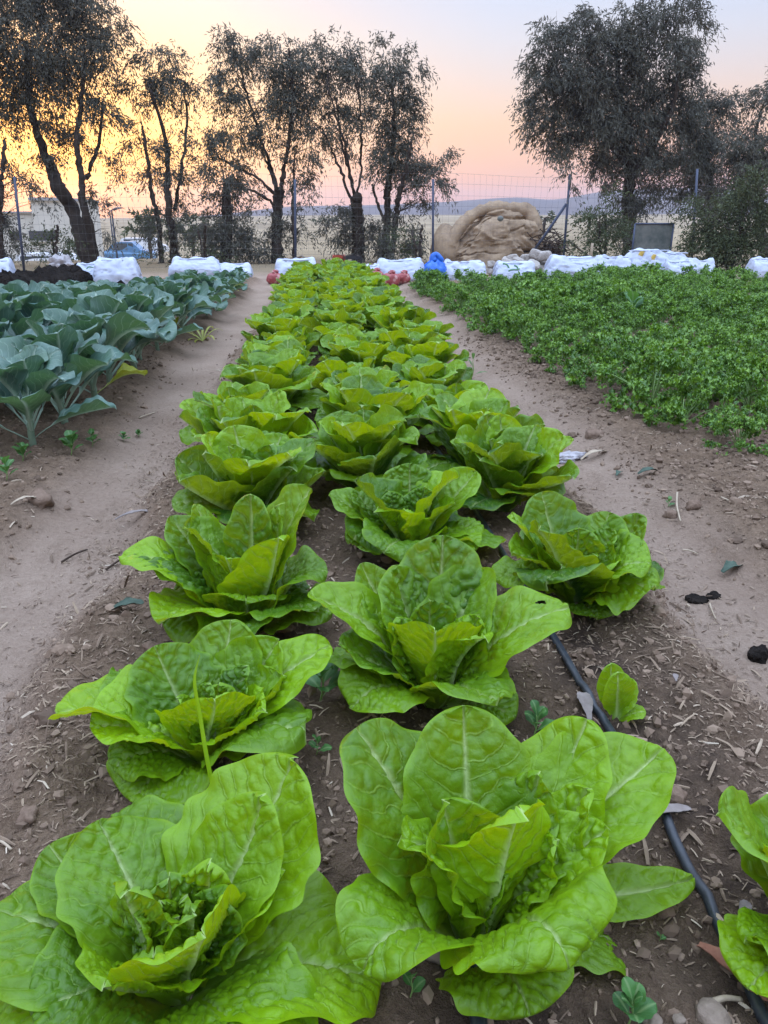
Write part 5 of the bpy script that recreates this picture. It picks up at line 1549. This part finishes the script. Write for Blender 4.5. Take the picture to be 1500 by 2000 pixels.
# white flowering scrub by the building
rr_ = np.random.default_rng(8)
b0 = on_y(122, 535, 13.2); z0 = gz(b0[0], 13.2)
V = ICO4[0] * (1 + 1.5 * fbm(ICO4[0][:, 0] * 3 + 5, ICO4[0][:, 1] * 3 + ICO4[0][:, 2] * 3.4, 5, 4))[:, None] * np.array([.17, .14, .13]); V[:, 2] += .13
o = link('plastic_bundle', mesh_np('plastic_bundle', V, ICO4[1], M['plastic'])); o.location = (b0[0], 13.2, z0); tag(o, 'crumpled pale plastic bundle left of the small white sack', 'litter')

# hills
prof_px = [-900, -300, 0, 150, 200, 260, 420, 520, 580, 640, 760, 880, 940, 985, 1010, 1035, 1060, 1080, 1100, 1120, 1150, 1200, 1260, 1340, 1500, 1900, 2600]
prof_py = [420, 425, 428, 431, 432, 430, 420, 408, 402, 402, 400, 394, 389, 386, 384.5, 386, 390, 392.5, 391, 384, 377, 372, 368, 366, 372, 390, 410]
cols = np.linspace(-900, 2600, 300)
ptop = np.interp(cols, prof_px, prof_py); kern = np.ones(7) / 7
ptop = np.convolve(np.pad(ptop, 3, 'edge'), kern, 'valid')
rowsV = []
for j, (Yh, f) in enumerate([(330, 0.0), (400, .10), (470, .30), (540, .58), (600, .85), (650, 1.0), (720, .9), (820, .5), (1000, 0)]):
    P = []
    for px, py in zip(cols, ptop):
        a = on_y(px, py, 650); xx = a[0] * Yh / 650
        zt = a[2]; zz = gz(xx, Yh) - 2
        n = float(fbm(xx * .012, Yh * .012, 61, 3)) * 9 * (f * (1 - f) * 4)
        P.append([xx, Yh, zz + (zt - zz) * f + n])
    rowsV.append(P)
V = np.array(rowsV).reshape(-1, 3)
m_h = simple('dry_hillside', (.075, .066, .070), (.13, .11, .10), .02, .95, 0, .1, .05)
o = link('hills', mesh_np('hills', V, grid_faces(len(cols), 9), m_h)); tag(o, kind='structure')

# ------------------------------------------------------------------ air
DENS = .00075
if DENS:
    V, Fs = box(-1900, 1900, -45, 1120, -16, 36)
    m, nt = new_mat('haze'); g = N(nt)
    vol = nt.nodes.new('ShaderNodeVolumePrincipled'); vol.inputs['Color'].default_value = (.78, .81, .95, 1); vol.inputs['Density'].default_value = DENS; vol.inputs['Anisotropy'].default_value = .2
    on = nt.nodes.new('ShaderNodeOutputMaterial'); nt.links.new(vol.outputs[0], on.inputs['Volume'])
    o = link('haze', mesh_np('haze', V, Fs, m, False)); tag(o, kind='stuff')

# ------------------------------------------------------------------ sky and sun
SUN_AZ = R(-20.5)      # from +Y, negative = left
SUN_EL = R(4.0)
sdir = np.array([math.sin(SUN_AZ) * math.cos(SUN_EL), math.cos(SUN_AZ) * math.cos(SUN_EL), math.sin(SUN_EL)])
w = bpy.data.worlds.new('World'); SC.world = w; w.use_nodes = True
nt = w.node_tree
for n_ in list(nt.nodes): nt.nodes.remove(n_)
g = N(nt)
sky = nt.nodes.new('ShaderNodeTexSky'); sky.sky_type = 'NISHITA'; sky.sun_disc = False
sky.sun_elevation = SUN_EL; sky.sun_rotation = SUN_AZ; sky.altitude = 300; sky.dust_density = 3.0; sky.air_density = 1.2
b1 = g.add('ShaderNodeBackground', i_Color=sky.outputs[0], i_Strength=.05)
tc = nt.nodes.new('ShaderNodeTexCoord')
nv_ = nt.nodes.new('ShaderNodeVectorMath'); nv_.operation = 'NORMALIZE'; nt.links.new(tc.outputs['Generated'], nv_.inputs[0])
sp = nt.nodes.new('ShaderNodeSeparateXYZ'); nt.links.new(nv_.outputs[0], sp.inputs[0])
dt = nt.nodes.new('ShaderNodeVectorMath'); dt.operation = 'DOT_PRODUCT'; nt.links.new(nv_.outputs[0], dt.inputs[0]); dt.inputs[1].default_value = sdir
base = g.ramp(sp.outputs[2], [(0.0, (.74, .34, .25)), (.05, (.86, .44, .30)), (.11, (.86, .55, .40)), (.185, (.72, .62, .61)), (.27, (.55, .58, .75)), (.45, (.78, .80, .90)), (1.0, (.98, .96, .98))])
d = dt.outputs['Value']
cool = g.math('MULTIPLY', g.ramp(d, [(.84, (1, 1, 1)), (.985, (0, 0, 0))]), g.ramp(sp.outputs[2], [(.10, (0, 0, 0)), (.26, (1, 1, 1))]))
base = g.mix(g.math('MULTIPLY', cool, .9), base, (.52, .65, .92))
warm = g.ramp(d, [(.90, (0, 0, 0)), (.965, (.55, .55, .55)), (.988, (.85, .85, .85)), (.997, (1, 1, 1))])
warm = g.math('MULTIPLY', warm, g.ramp(sp.outputs[2], [(.08, (1, 1, 1)), (.22, (.10, .10, .10))]))
base = g.mix(warm, base, g.ramp(d, [(.93, (.90, .58, .38)), (.966, (.96, .56, .19)), (.983, (1.0, .48, .035)), (.996, (1.0, .37, .003))]))
lift = g.math('MULTIPLY_ADD', g.ramp(sp.outputs[2], [(.42, (0, 0, 0)), (.95, (1, 1, 1))]), 3.5, .84)  # extra brightness added to the unseen overhead sky to light the ground
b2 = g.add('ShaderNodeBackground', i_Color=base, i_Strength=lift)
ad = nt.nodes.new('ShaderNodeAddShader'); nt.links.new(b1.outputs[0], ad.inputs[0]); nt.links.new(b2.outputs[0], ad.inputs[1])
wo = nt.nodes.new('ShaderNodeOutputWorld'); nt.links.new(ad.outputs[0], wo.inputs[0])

ld = bpy.data.lights.new('sun', 'SUN'); ld.energy = .8; ld.angle = R(10); ld.color = (1, .66, .34)
so = bpy.data.objects.new('sun', ld); COL.objects.link(so)
so.rotation_euler = Vector(sdir).to_track_quat('Z', 'Y').to_euler()
so.location = (-8, 8, 6)

SC.view_settings.view_transform = 'Standard'
SC.view_settings.look = 'None'
SC.view_settings.gamma = 1
SC.view_settings.exposure = 0.26
SC.cycles.use_denoising = True
SC.cycles.max_bounces = 6
SC.cycles.transmission_bounces = 4
SC.cycles.diffuse_bounces = 3
SC.cycles.volume_bounces = 0
